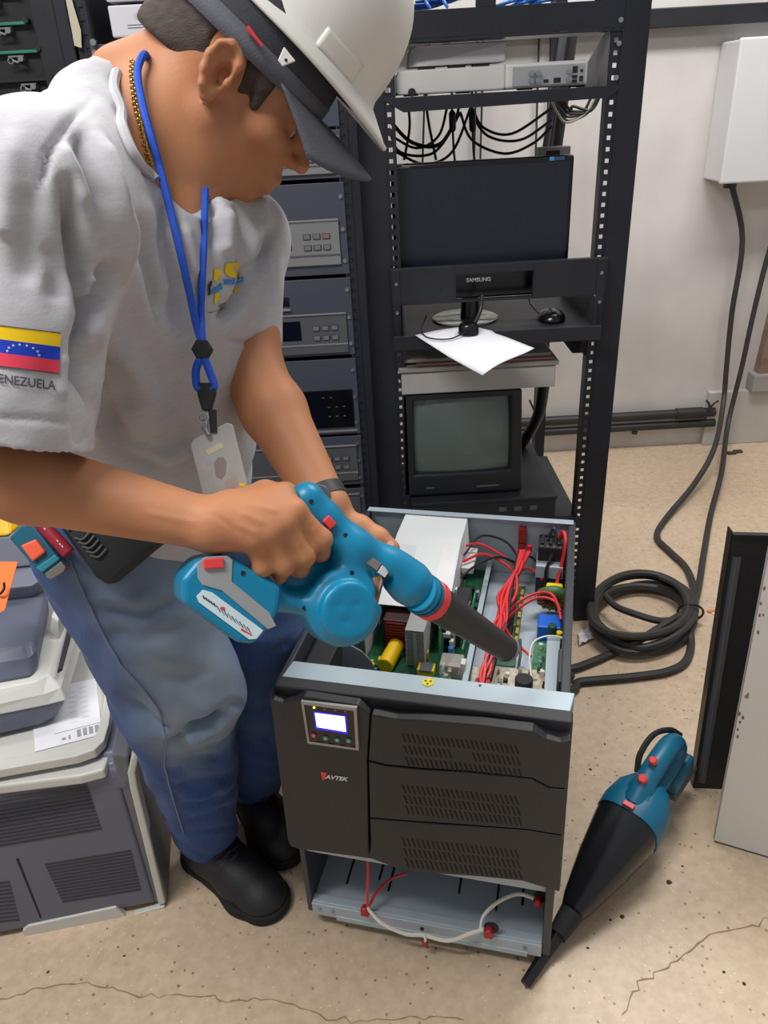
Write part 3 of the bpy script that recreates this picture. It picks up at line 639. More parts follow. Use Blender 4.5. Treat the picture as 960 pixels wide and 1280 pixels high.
# ================================================================== UNINTERRUPTIBLE POWER SUPPLY (open cabinet)
UO = V(-.181, .912, 0); UX = nrm(V(.967, -.253, 0)); UY = nrm(V(.253, .967, 0)); UZ = V(0, 0, 1)
UAX = [UX, UY, UZ]; UW, UD, UZ0, UZ1 = .437, .575, .04, .58
def UL(u, v, z): return UO + UX * u + UY * v + UZ * z
def ubox(mb, a, b, mi=0):
    a = V(*a); b = V(*b); c = (a + b) / 2; return mb.box(UL(*c), np.abs(b - a), UAX, mi)
def upart(name, a, b, M, parent, bevel=.0015):
    mb = MB(); ubox(mb, a, b); return mb.build(name, M, parent, bevel)
def ufr(x, y, v): return hit(x, y, UL(0, v, 0), UY)          # pixel onto a plane parallel to the front
def uz(x, y, z):                                              # pixel onto a level inside the cabinet -> local u, v
    q = gz(x, y, z) - UO; return V(q @ UX, q @ UY, z)
t = thing('power_supply', 'open black battery backup cabinet with exposed circuit boards', 'power supply', UL(UW / 2, UD / 2, 0)); PS = t
sidem = mat('dark_grey_steel', (56, 60, 66), .4, .1, .06, 6, .03, 300)
upart('side_panel', (0, .0, UZ0), (.010, UD, UZ1 - .001), sidem, t, .002)
upart('side_panel', (UW - .014, .0, UZ0), (UW, UD, UZ1 - .001), sidem, t, .002)
mb = MB(); ubox(mb, (.010, UD - .004, UZ0), (UW - .014, UD, UZ1)); ubox(mb, (.004, UD - .016, UZ1), (UW - .004, UD + .001, UZ1 + .0025)); mb.build('rear_panel', zinc, t, .0008)
# top front flange
mb = MB(); mb.prism([UL(.004, -.004, UZ1 - .006), UL(.004, .002, UZ1), UL(.012, .055, UZ1 + .001), UL(.012, .055, UZ1 - .03), UL(.012, .05, UZ1 - .03), UL(.012, .05, UZ1 - .004), UL(.004, .002, UZ1 - .012)], UX * (UW - .006)); mb.build('top_flange', zincl, t, .001)
c = UL(*(uz(535, 853, UZ1 + .001))); mb = MB(); mb.cyl(c, c + V(0, 0, .0008), .009, 20); st_ = mb.build('warning_sticker', mat('yellow_sticker', (226, 208, 24), .5), t)
mb = MB()
for i in range(3):
    a = i * 2.094 + .3; d = V(math.cos(a), math.sin(a), 0); n = V(-d[1], d[0], 0); q = c + V(0, 0, .001); mb.add([q + d * .002 + n * .0008, q + d * .002 - n * .0008, q + d * .0062 - n * .002, q + d * .0062 + n * .002], [(0, 1, 2, 3)])
mb.build('mark', dark_ink, st_)
for x, y in ((470, 836), (600, 857)):
    c = UL(*uz(x, y, UZ1 + .001)); mb = MB(); mb.cyl(c, c + V(0, 0, .0012), .0022, 8); mb.build('screw', silverd, t)
# inner deck, added light-block plate, front wall
upart('inner_deck', (.010, .02, .405), (UW - .014, UD - .004, .409), zinc, t, 0)
upart('bay_light_block', (.010, .02, .26), (UW - .014, UD - .004, .264), zinc, t, 0)  # divider plate added only to keep light out of the battery bay
upart('front_wall', (.010, .012, .19), (UW - .014, .016, UZ1 - .035), zinc, t, 0)
# battery bay floor tray
mb = MB(); ubox(mb, (.010, .012, .060), (UW - .014, UD - .004, .063)); ubox(mb, (.010, -.002, .036), (UW - .014, .004, .066)); ubox(mb, (.010, .002, .066), (UW - .014, .018, .069)); mb.build('bay_tray', zinc, t, .0008)
trb = mb
for i, u in enumerate((.062, .12, .142, .27, .34, .385)):
    mb = MB(); ubox(mb, (u - .002, .05 + .02 * (i % 2), .0632), (u + .002, .11 + .05 * (i % 3), .0640)); mb.build('tray_slot', blackm, t)
mb = MB(); ubox(mb, (.055, -.0035, .031), (.40, -.001, .043)); mb.build('lower_strip', zincl, t, .0005)
for u in (.025, .05, .395):
    mb = MB(); mb.cyl(UL(u, -.0045, .055), UL(u, -.0015, .055), .0032, 10); mb.build('screw', screwm, t)
mb = MB(); mb.cyl(UL(.215, -.004, .053), UL(.215, -.0015, .053), .0035, 10); mb.build('hole', blackm, t)
casm = mat('cream_caster', (196, 182, 158), .5, 0, .06)
for u, v in ((.065, .04), (.37, .04), (.065, .52), (.37, .52)):
    mb = MB(); ctr = UL(u, v, .0185); mb.cyl(ctr - UX * .010, ctr + UX * .010, .0185, 18); cs = mb.build('caster', casm if v < .1 and u < .1 else blackm, t, .003, True)
    mb = MB(); mb.box(ctr + V(0, 0, .014), (.03, .012, .02), UAX); mb.build('caster_fork', silverd, cs, .001)
# ---------- front fascia
fm = mat('fascia_black', (37, 37, 41), .48, 0, .05, 10, .12, 900)
def crop1(x, y): return 320 + x * .4375, 820 + y * .4375
def fout(pts, v0, v1):
    q = [ufr(*crop1(x, y), v0) for x, y in pts]; return q, UY * (v1 - v0)
base = [(52, 84), (906, 190), (868, 676), (800, 656), (760, 644), (640, 632), (470, 620), (400, 607), (330, 581), (115, 551), (98, 545)]
q, e = fout(base, -.012, .012); mb = MB(); mb.prism(q, e); FA = mb.build('fascia', fm, t, .003)
left = [(37, 106), (48, 126), (75, 134), (108, 128), (135, 116), (290, 140), (326, 166), (318, 300), (322, 574), (115, 548), (98, 544), (90, 524)]
q, e = fout(left, -.028, -.012); mb = MB(); mb.prism(q, e); mb.build('left_panel', fm, FA, .004, seg=3)
r1 = [(330, 167), (400, 180), (480, 184), (640, 197), (790, 215), (830, 237), (868, 247), (897, 241), (887, 378), (842, 376), (790, 349), (600, 328), (470, 320), (370, 310), (322, 298)]
r2 = [(322, 303), (370, 315), (470, 325), (600, 333), (790, 354), (842, 381), (886, 384), (876, 512), (780, 496), (600, 482), (470, 473), (326, 462)]
r3 = [(326, 467), (470, 478), (600, 487), (780, 501), (875, 517), (866, 672), (800, 653), (760, 640), (640, 628), (470, 616), (400, 603), (330, 576)]
pls = []
for rr in (r1, r2, r3):
    q, e = fout(rr, -.031, -.012); mb = MB(); mb.prism(q, e); pls.append(mb.build('vent_panel', fm, FA, .0015, seg=2))
slotm = mat('slot_black', (8, 8, 9), .8)
for gi, (y0, rows, dy) in enumerate(((222, 3, 34), (368, 3, 30), (520, 3, 30))):
    mb = MB()
    for r in range(rows):
        for i in range(24):
            x = 418 + i * 14 + r * 5; y = y0 + r * dy + i * 14 * .105
            if gi == 0 and r == 1 and 9 < i < 14: continue
            a = ufr(*crop1(x, y), -.0315); b = ufr(*crop1(x + 9, y + 24), -.0315); w = UX * .0013
            mb.prism([a - w, a + w, b + w, b - w], UY * .0004)
    mb.build('vent_slots', slotm, FA)
# display
bez = [(128, 130), (287, 150), (294, 271), (147, 251)]; inn = [(137, 139), (279, 157), (285, 263), (153, 244)]
mb = MB(); qo, _ = fout(bez, -.0335, 0); qi, _ = fout(inn, -.0335, 0)
fs = [(i, (i + 1) % 4, (i + 1) % 4 + 4, i + 4) for i in range(4)]
qb = [p + UY * .006 for p in qo]; mb.add(qo + qi + qb, fs + [(i, i + 8, (i + 1) % 4 + 8, (i + 1) % 4) for i in range(4)]); mb.build('display_bezel', mat('bezel_silver', (158, 158, 160), .35, .5), FA, .0006)
q, e = fout(inn, -.0322, -.028); mb = MB(); mb.prism(q, e); mb.build('display_face', mat('display_black', (22, 24, 30), .3), FA)
q, e = fout([(163, 158), (258, 170), (263, 224), (170, 209)], -.0326, -.0322); mb = MB(); mb.prism(q, e); mb.build('screen_border', mat('blue_backlight', (30, 20, 160), .4, emit=(40, 20, 190), estr=.9), FA)
q, e = fout([(168, 163), (253, 174), (257, 217), (174, 203)], -.0331, -.0326); mb = MB(); mb.prism(q, e); mb.build('lit_screen', mat('lit_screen', (235, 235, 255), .4, emit=(240, 238, 255), estr=1.3), FA)
for i, (x, y) in enumerate(((165, 226), (199, 234), (232, 239), (265, 241))):
    c = ufr(*crop1(x, y), -.0326); mb = MB(); mb.cyl(c + UY * .001, c - UY * .0016, .0043, 14); b_ = mb.build('button', mat('red_button', (190, 60, 66), .4) if i == 0 else mat('green_button', (80, 140, 118), .4), FA, 0, True)
    mb = MB(); mb.bb(c - UY * .0018 - V(.001, .0002, .0016), c - UY * .0018 + V(.001, .0002, .0016)); mb.build('icon', white_ink, FA)
    q, e = fout([(x - 8, y + 13), (x + 8, y + 15), (x + 8, y + 17), (x - 8, y + 15)], -.0327, -.0322); mb = MB(); mb.prism(q, e); mb.build('caption', MATS.get('grey_ink') or silverd, FA)
for i, x in enumerate((166, 196, 226, 255)):
    c = ufr(*crop1(x, 147 + (x - 166) * .125), -.0326); mb = MB(); mb.cyl(c + UY * .001, c - UY * .0008, .0019, 10); mb.build('indicator_light', mat('lit_led', (200, 230, 60), .4, emit=(210, 240, 90), estr=1.5) if i == 0 else mat('led_off', (110, 110, 120), .4), FA)
# maker's lettering
a = ufr(*crop1(185, 331), -.0284); b = ufr(*crop1(202, 333), -.0284); c = ufr(*crop1(190, 356), -.0284); d = ufr(*crop1(199, 349), -.0284)
mb = MB(); mb.prism([a, b, d, c], UY * -.0005); mb.build('emblem', redp, FA)
a = ufr(*crop1(199, 349), -.0284); b = ufr(*crop1(278, 359), -.0284); ex = nrm(b - a)
text('lettering', 'AVTEK', .0115, a, ex, np.cross(ex, -UY) * -1 if np.cross(ex, -UY)[2] < 0 else np.cross(ex, -UY), mat('white_lettering', (226, 226, 226), .5), FA, shear=.35, bold=.0002).scale = (1, 1, 1)
# ---------- wires of the battery bay
def uwire(name, pts, r, M): return wire(name, [UL(*p) if len(p) == 3 else p for p in pts], r, M, PS)
fpx = lambda x, y, v: ufr(*crop1(x, y), v)
for k in range(2):
    o_ = V(0, 0, .0035 * k)
    wire('white_lead', [fpx(318, 722, -.006) + o_, fpx(360, 765, -.016) + o_, fpx(425, 795, -.018) + o_, fpx(480, 800, -.016) + o_, fpx(550, 815, -.018) + o_, fpx(610, 795, -.014) + o_, fpx(650, 782, -.008) + o_], .0026, whitew, PS)
    wire('white_lead', [fpx(640, 785, -.010) + o_, fpx(650, 745, .01) + o_, fpx(690, 705, .03) + o_, fpx(745, 682, .05) + o_, fpx(790, 692, .05) + o_, fpx(805, 703, .05) + o_], .0026, whitew, PS)
    wire('white_lead', [fpx(478, 795, -.016) + o_, fpx(484, 808, -.02) + o_, fpx(484, 815, -.02)], .0024, whitew, PS)
wire('red_lead', [fpx(318, 570, .02), fpx(320, 620, .01), fpx(318, 680, .0), fpx(318, 722, -.005)], .0026, redw, PS)
wire('red_lead', [fpx(430, 622, .06), fpx(390, 635, .05), fpx(345, 675, .02), fpx(324, 715, -.004)], .0026, redw, PS)
for x, y, v in ((312, 730, -.006), (665, 793, -.006), (806, 705, .045), (483, 822, -.018)):
    c = fpx(x, y, v); mb = MB(); s = .7 if x == 483 else 1; mb.box(c, (.016 * s, .012 * s, .016 * s), UAX); mb.box(c + V(0, 0, .004), (.010 * s, .013 * s, .02 * s), UAX); mb.build('red_plug', mat('red_plug', (168, 38, 44), .4), PS, .003)
    if x in (665, 806): mb = MB(); mb.cyl(c + UY * .004 + V(.004, 0, .008), c + UY * .008 + V(.004, 0, .008), .013, 14); mb.build('grommet', blackm, PS, .002)

# ---------- interior (levels lifted so that the boards stand just below the rim)
_UL0, _uz0 = UL, uz
def zlift(z): return z if z < .40 else .58 - (.58 - z) * .80
def UL(u, v, z): return _UL0(u, v, zlift(z))
def ubox(mb, a, b, mi=0):
    a = V(*a); b = V(*b); a[2] = zlift(a[2]); b[2] = zlift(b[2]); c = (a + b) / 2; return mb.box(_UL0(*c), np.abs(b - a), UAX, mi)
def uz(x, y, z):
    q = _uz0(x, y, zlift(z)); return V(q[0], q[1], z)
deck = .41
pcbm = mat('green_board', (24, 96, 62), .4, 0, .3, 60, .2, 150, dirt=((120, 170, 140), .62, 120))
pcb2 = mat('green_board_2', (60, 122, 86), .45, 0, .35, 90, .3, 150, dirt=((196, 204, 190), .6, 150))
beige = mat('beige_board', (186, 176, 156), .5, 0, .3, 110, .3, 200, dirt=((84, 74, 60), .6, 130))
finm = mat('heatsink_alu', (172, 172, 170), .4, .5, .06)
duct = mat('white_duct_film', (222, 224, 226), .5, 0, .02, 5)
MBD = upart('main_board', (.014, .07, deck + .006), (.262, UD - .01, deck + .009), pcbm, t, 0)
# white air duct: folded sheet over the heatsinks
u0, u1 = .088, .218
prof = [(.566, .577), (.475, .5785), (.452, .574), (.30, .515)]
mb = MB()
P = []
for v, z in prof: P.append([UL(u0, v, z), UL(u1, v, z)])
mb.grid(np.array(P))
low = .455
mb.add([UL(u1, v, z) for v, z in prof] + [UL(u1 + .006, .566, low), UL(u1 + .012, .50, low + .03), UL(u1 + .004, .455, low + .02), UL(u1, .32, .50)], [(0, 1, 5, 4), (1, 2, 6, 5), (2, 3, 7, 6)])
mb.add([UL(u0, v, z) for v, z in prof] + [UL(u0, v, low) for v, z in prof], [(0, 4, 5, 1), (1, 5, 6, 2), (2, 6, 7, 3)])
DU = mb.build('air_duct', duct, t, 0, False, solid=.0016)
P = np.array([[UL(.10, .445, .5725), UL(.10, .325, .5257)], [UL(.135, .445, .5725), UL(.135, .325, .5257)]]); mb = MB(); mb.grid(P); mb.build('tape_band', mat('satin_tape', (206, 208, 210), .3), DU)
P = np.array([[UL(.185, .440, .5706), UL(.185, .36, .5394)], [UL(.214, .440, .5706), UL(.214, .36, .5394)]]); mb = MB(); mb.grid(P); mb.build('tape_band', mat('matte_tape', (232, 232, 230), .7), DU)
# finned heatsinks
for u in (.060, .168):
    hs = upart('heatsink', (u, .225, deck + .009), (u + .006, .50, .515), finm, t, .0005)
    mb = MB()
    for i in range(20):
        z = deck + .014 + i * .005
        ubox(mb, (u - .014, .225, z), (u + .020, .50, z + .0016))
    mb.build('fins', finm, hs)
mb = MB(); ubox(mb, (.102, .27, deck + .009), (.150, .42, .500)); ch = mb.build('choke', mat('dark_red_winding', (58, 26, 26), .45, 0, .2, 40), t, .003)
for i in range(9):
    mb = MB(); z = .428 + i * .008; ubox(mb, (.108, .2682, z), (.144, .2698, z + .003)); mb.build('winding', mat('copper_red', (150, 44, 40), .4), ch)
def cyl_u(name, a, b, r, M, parent, n=18): mb = MB(); mb.cyl(UL(*a), UL(*b), r, n); return mb.build(name, M, parent, r * .12, True)
a = uz(481, 833, deck + .028); b = uz(496, 806, deck + .028); cyl_u('yellow_capacitor', a, b, .015, mat('yellow_film', (236, 192, 16), .4, 0, .04), MBD)
def brd(name, x, y, z, sz, M, bev=.001, par=None):
    c = uz(x, y, z); mb = MB(); mb.box(UL(c[0], c[1], z), sz, UAX); return mb.build(name, M, par or MBD, bev)
o = brd('small_transformer', 533, 837, deck + .02, (.030, .022, .014), yellp, .001); brd('small_transformer', 531, 818, deck + .022, (.014, .012, .016), yellp); brd('transformer_core', 533, 834, deck + .029, (.022, .024, .004), silverd)
rel = brd('relay', 565, 835, deck + .030, (.040, .036, .038), mat('clear_relay', (206, 204, 196), .15, 0, .05, alpha=.42), .003)
brd('relay_coil', 566, 836, deck + .024, (.020, .018, .024), mat('relay_coil', (176, 140, 120), .35, .3), .004)
brd('relay_contact', 562, 826, deck + .040, (.026, .004, .006), screwm); brd('relay_base', 565, 837, deck + .012, (.038, .034, .005), whitep)
for i in range(26):
    x, y = rng.uniform(425, 520), rng.uniform(806, 836)
    brd('component', x, y, deck + .014, (rng.uniform(.004, .01), rng.uniform(.004, .01), rng.uniform(.008, .016)), [yellp, blackm, screwm, MATS['green_board'], yellp][i % 5], .0005)
# daughter boards standing in the middle
u = .222
mb = MB(); ubox(mb, (.213, .23, deck + .009), (.2155, .52, .53)); mb.build('upright_board', pcb2, t)
mb = MB(); ubox(mb, (.252, .24, deck + .02), (.2545, .42, .47)); mb.build('upright_board', pcb2, t)
for i in range(18):
    v = .25 + .26 * rng.random(); z = .435 + .08 * rng.random(); mb = MB(); ubox(mb, (.2155, v, z), (.2155 + rng.uniform(.004, .014), v + rng.uniform(.008, .02), z + rng.uniform(.006, .016))); mb.build('component', [whitep, blackm, blackm, screwm, mat('blue_part', (30, 110, 180), .4)][i % 5], MBD, .0005)
mb = MB(); ubox(mb, (.222, .44, .505), (.246, .52, .522)); mb.build('terminal_block', whitep, t, .002)
for i in range(34):
    u, v = rng.uniform(.219, .256), rng.uniform(.10, .44); w, h = rng.uniform(.004, .011), rng.uniform(.01, .05); mb = MB(); ubox(mb, (u, v, deck + .009), (u + w, v + w * rng.uniform(.8, 2), deck + .012 + h)); mb.build('component', [whitep, blackm, screwm, MATS['blue_part'], beige, blackm, MATS['green_board'], mat('silver_can', (190, 192, 196), .3, .7)][i % 8], MBD, .0006)
mb = MB(); ubox(mb, (.224, .30, .500), (.250, .39, .509)); mb.build('terminal_block', blackm, t, .002)
mb = MB(); mb.prism([UL(.216, .24, .53), UL(.216, .52, .53), UL(.216, .52, .532), UL(.216, .24, .532)], UX * .003); mb.build('board_edge', zincl, t)
mb = MB(); ubox(mb, (.262, .03, deck), (.266, UD - .01, .45)); ubox(mb, (.262, .03, .45), (.272, UD - .01, .453)); mb.build('channel_rail', zincl, t, .0005)
upart('floor_plate', (.270, .03, deck), (UW - .016, UD - .006, deck + .003), zinc, t, 0)
# long connector rows with dust-yellow caps
mb = MB(); ubox(mb, (.300, .26, deck + .004), (.345, .52, deck + .0065)); cb = mb.build('control_board', pcb2, t)
for i in range(8):
    for u in (.303, .338):
        mb = MB(); v = .29 + i * .026; ubox(mb, (u, v, deck + .0065), (u + .006, v + .018, deck + .022)); mb.build('pin_header', mat('dusty_header', (196, 156, 66), .6), cb, .0005)
mb = MB(); ubox(mb, (.322, .30, deck + .0065), (.332, .48, deck + .03)); mb.build('connector_row', blackm, cb, .001)
# bundle of red and black wires across the right half
for i in range(14):
    j = rng.normal(0, 4.5, 8); M = blackw if i % 4 == 3 else redw; dz = .004 * (i % 3)
    p = [(652 + j[0] * .6, 688, .525 + dz), (645 + j[1], 712, .520 + dz), (632 + j[2] * 1.5, 745, .512 + dz), (624 + j[3] * 1.5, 780, .505 + dz), (614 + j[4], 815, .497 + dz), (606 + j[5] * .6, 840, .488 + dz), (602 + j[6] * .5, 858, .478 + dz)]
    wire('red_wire' if M is redw else 'black_wire', [UL(*uz(*q)) for q in p], .0029, M, PS)
c = UL(*uz(603, 856, .478)); mb = MB(); mb.box(c, (.024, .018, .014), UAX); mb.build('red_plug', MATS['red_plug'], PS, .002)
mb = MB(); mb.tube([UL(*uz(622, 800, .50)), UL(*uz(614, 830, .49)), UL(*uz(610, 850, .48))], [.008, .008, .007], 8); mb.build('cable_sleeve', blackw, PS, 0, True)
for p, M in (([(.20, .10, .432), (.235, .095, .440), (.262, .100, .444), (.286, .103, .446)], blackw), ([(.215, .105, .434), (.25, .11, .442), (.286, .108, .452)], redw), ([(.222, .50, .540), (.25, .505, .545), (.29, .50, .525), (.33, .50, .49)], redw), ([(.225, .45, .532), (.26, .48, .535), (.30, .48, .515), (.33, .47, .49)], redw),
             ([(.224, .47, .535), (.25, .53, .55), (.30, .53, .54), (.335, .51, .50)], blackw), ([(.226, .41, .515), (.25, .44, .53), (.29, .48, .53), (.33, .50, .50)], blackw),
             ([(.315, .345, .46), (.335, .385, .475), (.37, .41, .49), (.40, .40, .50), (.418, .365, .485)], redw), ([(.315, .335, .46), (.34, .375, .472), (.375, .40, .487), (.408, .385, .492), (.42, .35, .475)], redw),
             ([(.318, .33, .45), (.345, .29, .452), (.372, .262, .447)], redw), ([(.318, .34, .452), (.33, .31, .455), (.358, .275, .45)], redw),
             ([(.33, .51, .47), (.355, .515, .475), (.38, .49, .465)], redw), ([(.33, .50, .48), (.35, .53, .50), (.375, .52, .475), (.39, .48, .46)], blackw), ([(.352, .235, .436), (.353, .262, .452), (.350, .295, .46)], blackw)):
    wire('red_wire' if M is redw else 'black_wire', [UL(*q) for q in p], .0028 if M is redw else .0024, M, PS)
# red fuse connector on the rear wall, black terminal box
c = hit(653, 668, UL(0, UD - .012, 0), UY); mb = MB(); mb.box(c, (.015, .016, .034), UAX); mb.box(c + V(0, 0, -.026), (.015, .014, .014), UAX); mb.build('fuse_holder', MATS['red_plug'], t, .002)
c2 = hit(662, 688, UL(0, UD - .03, 0), UY); mb = MB(); mb.tube([c2 + V(0, 0, .012), c2, UL(.335, .50, .49)], .0055, 8); mb.build('red_wire', redw, t, 0, True)
mb = MB(); ubox(mb, (.365, .49, .47), (.418, .545, .505)); mb.build('bracket_box', zinc, t, .001)
mb = MB(); ubox(mb, (.367, .51, .505), (.420, .562, .545)); tb = mb.build('terminal_box', blackm, t, .002)
for i in range(3):
    mb = MB(); ubox(mb, (.372 + i * .016, .52, .545), (.378 + i * .016, .555, .552)); mb.build('barrier', black, tb, .001)
for i in range(4):
    mb = MB(); mb.cyl(UL(.374 + i * .012, .511, .545), UL(.374 + i * .012, .511, .549), .003, 8); mb.build('terminal_screw', screwm, tb)
wire('red_wire', [UL(.405, .54, .552), UL(.414, .535, .575), UL(.420, .515, .560), UL(.416, .50, .515), UL(.410, .485, .48), UL(.408, .475, .465)], .0042, redw, PS)
wire('black_wire', [UL(.385, .54, .552), UL(.395, .55, .572), UL(.402, .53, .545), UL(.395, .505, .525), UL(.386, .487, .50), UL(.386, .477, .465)], .0036, blackw, PS)
mb = MB(); ubox(mb, (.366, .485, .425), (.420, .50, .465)); mb.build('black_relay', blackm, t, .002)
# toroid with yellow tape, blue filter block, small boards
c = UL(.404, .43, .465); tor = MB(); tor.torus(c, nrm(UY + V(0, 0, .35)), .022, .011, 28, 10); TO = tor.build('toroid', mat('green_core', (70, 112, 62), .5, 0, .15), t, 0, True)
for i in range(14):
    a = i / 14 * 2 * math.pi; ax = nrm(UY + V(0, 0, .35)); e1 = UX; e2 = np.cross(ax, e1); d = e1 * math.cos(a) + e2 * math.sin(a)
    if d[2] > .72: continue
    mb = MB(); mb.torus(c + d * .022, np.cross(ax, d), .0118, .0017, 12, 5); mb.build('winding', mat('copper_wire', (150, 84, 52), .35, .5), TO, 0, True)
mb = MB(); ubox(mb, (.388, .416, .478), (.420, .446, .497)); mb.build('yellow_tape', yellp, TO, .004)
mb = MB(); ubox(mb, (.378, .33, deck + .004), (.421, .372, .468)); mb.build('blue_filter', mat('blue_filter', (12, 96, 206), .4), t, .003)
def upoly(name, pix, z, th, M, par, bev=.0005):
    mb = MB(); q_ = [uz(x, y, z) for x, y in pix]; mb.prism([UL(min(c_[0], .420), c_[1], z) for c_ in q_], V(0, 0, -th)); return mb.build(name, M, par, bev)
zb_ = .432
sb = upoly('output_board', ((668, 800), (722, 806), (720, 850), (664, 842)), zb_, .0025, pcb2, t, 0)
bb_ = upoly('beige_board', ((592, 832), (722, 842), (718, 880), (585, 872)), zb_ + .004, .0025, beige, t, 0)
def pxcomp(x, y, z, w, h, M, par): c_ = uz(x, y, z); c_[0] = min(c_[0], .414); mb = MB(); ubox(mb, (c_[0] - w / 2, c_[1] - w / 2, z), (c_[0] + w / 2, c_[1] + w / 2, z + h)); return mb.build('component', M, par, .0005)
for i in range(30):
    pxcomp(rng.uniform(600, 680), rng.uniform(838, 868), zb_ + .004, rng.uniform(.003, .008), rng.uniform(.004, .014), [whitew, blackm, mat('tan_part', (170, 140, 100), .5), screwm, beige][i % 5], bb_)
for i in range(22):
    pxcomp(rng.uniform(672, 718), rng.uniform(806, 846), zb_, rng.uniform(.003, .008), rng.uniform(.006, .024), [MATS['green_core'], blackm, whitep, screwm, pcb2][i % 5], sb)
c = uz(655, 848, .468); cyl_u('black_capacitor', (c[0], c[1], zb_ + .004), (c[0], c[1], .468), .0150, blackm, bb_)
upoly('angle_strip', ((684, 795), (702, 796), (699, 872), (680, 870)), .480, .0025, zincl, t)
wire('white_wire', [UL(*uz(x, y, z)) for x, y, z in ((664, 845, .45), (662, 820, .47), (668, 802, .485), (686, 795, .488), (706, 800, .485), (708, 822, .47), (703, 836, .45))], .0018, whitew, PS)
mb = MB(); mb.cyl(UL(.405, .315, .468), UL(.405, .315, .489), .008, 12); mb.build('dark_capacitor', mat('green_cap', (30, 70, 60), .4), sb, .001, True)
mb = MB(); mb.cyl(UL(.418, .305, .44), UL(.418, .305, .482), .0055, 12); mb.build('small_capacitor', yellp, sb, .001, True)
mb = MB(); ubox(mb, (UW - .020, .08, .535), (UW - .013, .16, UZ1 - .002)); mb.build('side_latch', sidem, t, .003)
# grey curved plate and black upright at the left front
mb = MB(); q = [UL(.03, .09, .43), UL(.03, .235, .43), UL(.03, .235, .50), UL(.03, .20, .528), UL(.03, .15, .53)]; q = [hit(x, y, UL(0, .10, 0), UY) for x, y in ((428, 803), (440, 808), (452, 815), (463, 826), (470, 840), (428, 832))]; mb.prism(q, UY * .003); mb.build('curved_plate', mat('plate_grey', (120, 122, 124), .35, .5), t)
mb = MB(); ubox(mb, (.012, .09, .43), (.055, .20, .535)); mb.build('fan_housing', blackm, t, .003)

UL, uz = _UL0, _uz0

# ================================================================== FLOOR: cable, scrap, panels
cb_pts = [(935, 233), (925, 320), (914, 400), (907, 470), (903, 510)]
def onwall(x, y, off=.03): return gy(x, y, WY - off)
P1 = [V(1.29, WY - .08, 1.045)] + [onwall(x, y, .07) for x, y in ((928, 300), (915, 390), (908, 460))] + [onwall(904, 505, .10)]
fl = lambda x, y, z=.012: gz(x, y, z)
t = thing('power_cable', 'long black rubber cable coiled on the floor and rising to the breaker box', 'cable', fl(800, 780, 0))
mb = MB(); RC = .0105
leg1 = P1 + [fl(893, 560, .12), fl(868, 605, .05), fl(835, 645), fl(821, 670), fl(838, 690), fl(858, 710), fl(868, 740), fl(866, 765)]
coil = []
cc = fl(800, 778, 0); ea, eb = fl(864, 772, 0) - cc, fl(795, 738, 0) - cc
for i in range(0, 5 * 16 + 4):
    a = i / 16 * 2 * math.pi - .1; k = i / 16; rr = 1.0 - .10 * ((k * .37) % 1) ; off = V(.012 * math.sin(k * 2.3), .014 * math.cos(k * 1.7), 0)
    coil.append(cc + off + (ea * math.cos(a) + eb * math.sin(a)) * rr + V(0, 0, .012 + .011 * k + .006 * math.sin(a * 2 + k)))
mb.tube(spline(leg1 + coil, 5), RC, 8); mb.build('cable', cablem, t, 0, True)
mb = MB(); leg2 = [onwall(975, 270, .06), onwall(957, 330, .06), onwall(940, 400, .07), onwall(927, 460, .08), onwall(910, 530, .12), fl(902, 590, .05), fl(889, 640), fl(880, 690), fl(873, 735), fl(866, 758, .03), fl(850, 772, .055), fl(825, 776, .06), fl(795, 768, .065), fl(770, 758, .06), fl(757, 745, .06)]
mb.tube(spline(leg2, 6), RC * .95, 8); mb.build('cable', cablem, t, 0, True)
mb = MB(); mb.tube(spline([fl(860, 765, .05), fl(840, 775, .06), fl(800, 800, .05), fl(770, 815, .012), fl(745, 825), fl(722, 834), fl(706, 838), V(.46, 1.545, .015), V(.40, 1.50, .05), V(.36, 1.44, .09)], 6), RC, 8); mb.build('cable', cablem, t, 0, True)
mb = MB(); mb.tube(spline([fl(856, 772, .05), fl(864, 800, .012), fl(858, 825), fl(835, 839), fl(790, 846), fl(745, 850), fl(722, 853), V(.46, 1.50, .013), V(.40, 1.46, .04), V(.34, 1.43, .07)], 6), RC, 8); mb.build('cable', cablem, t, 0, True)
c = fl(863, 765, .04); mb = MB(); mb.torus(c, nrm(V(.3, 1, .3)), .034, .0035, 16, 6); mb.build('cable_tie', blackw, t, 0, True)
P = sheet([gz(722, 792, .004), gz(744, 783, .004), gz(742, 800, .004), gz(724, 808, .004)], lambda a, b: V(0, 0, .012 * abs(math.sin(7 * a + 3 * b))), 6)
mb = MB(); mb.grid(P); o = mb.build('scrap_paper', mat('scrap_white', (208, 206, 204), .8), None, 0, False, solid=.0008); tag(o, 'crumpled white scrap of paper on the floor beside the coiled cable', 'paper')
c = gz(890, 765, .001); mb = MB(); mb.bb(c - V(.012, .004, 0), c + V(.012, .006, .003)); mb.bb(c + V(-.004, -.014, 0), c + V(.012, -.004, .002), 1); o = mb.build('scrap_card', [mat('orange_scrap', (222, 120, 60), .7), MATS['scrap_white']]); tag(o, 'tiny orange and white scrap beside the black steel cover', 'scrap')
for x, y in ((914, 567), (922, 565)):
    c = gz(x, y, .001); mb = MB(); mb.bb(c - V(.018, .012, 0), c + V(.018, .01, .008)); o = mb.build('floor_crumb', gritm, None, .003); tag(o, 'dark clump of dirt on the floor by the wall', 'debris', 'dirt clumps by the wall')
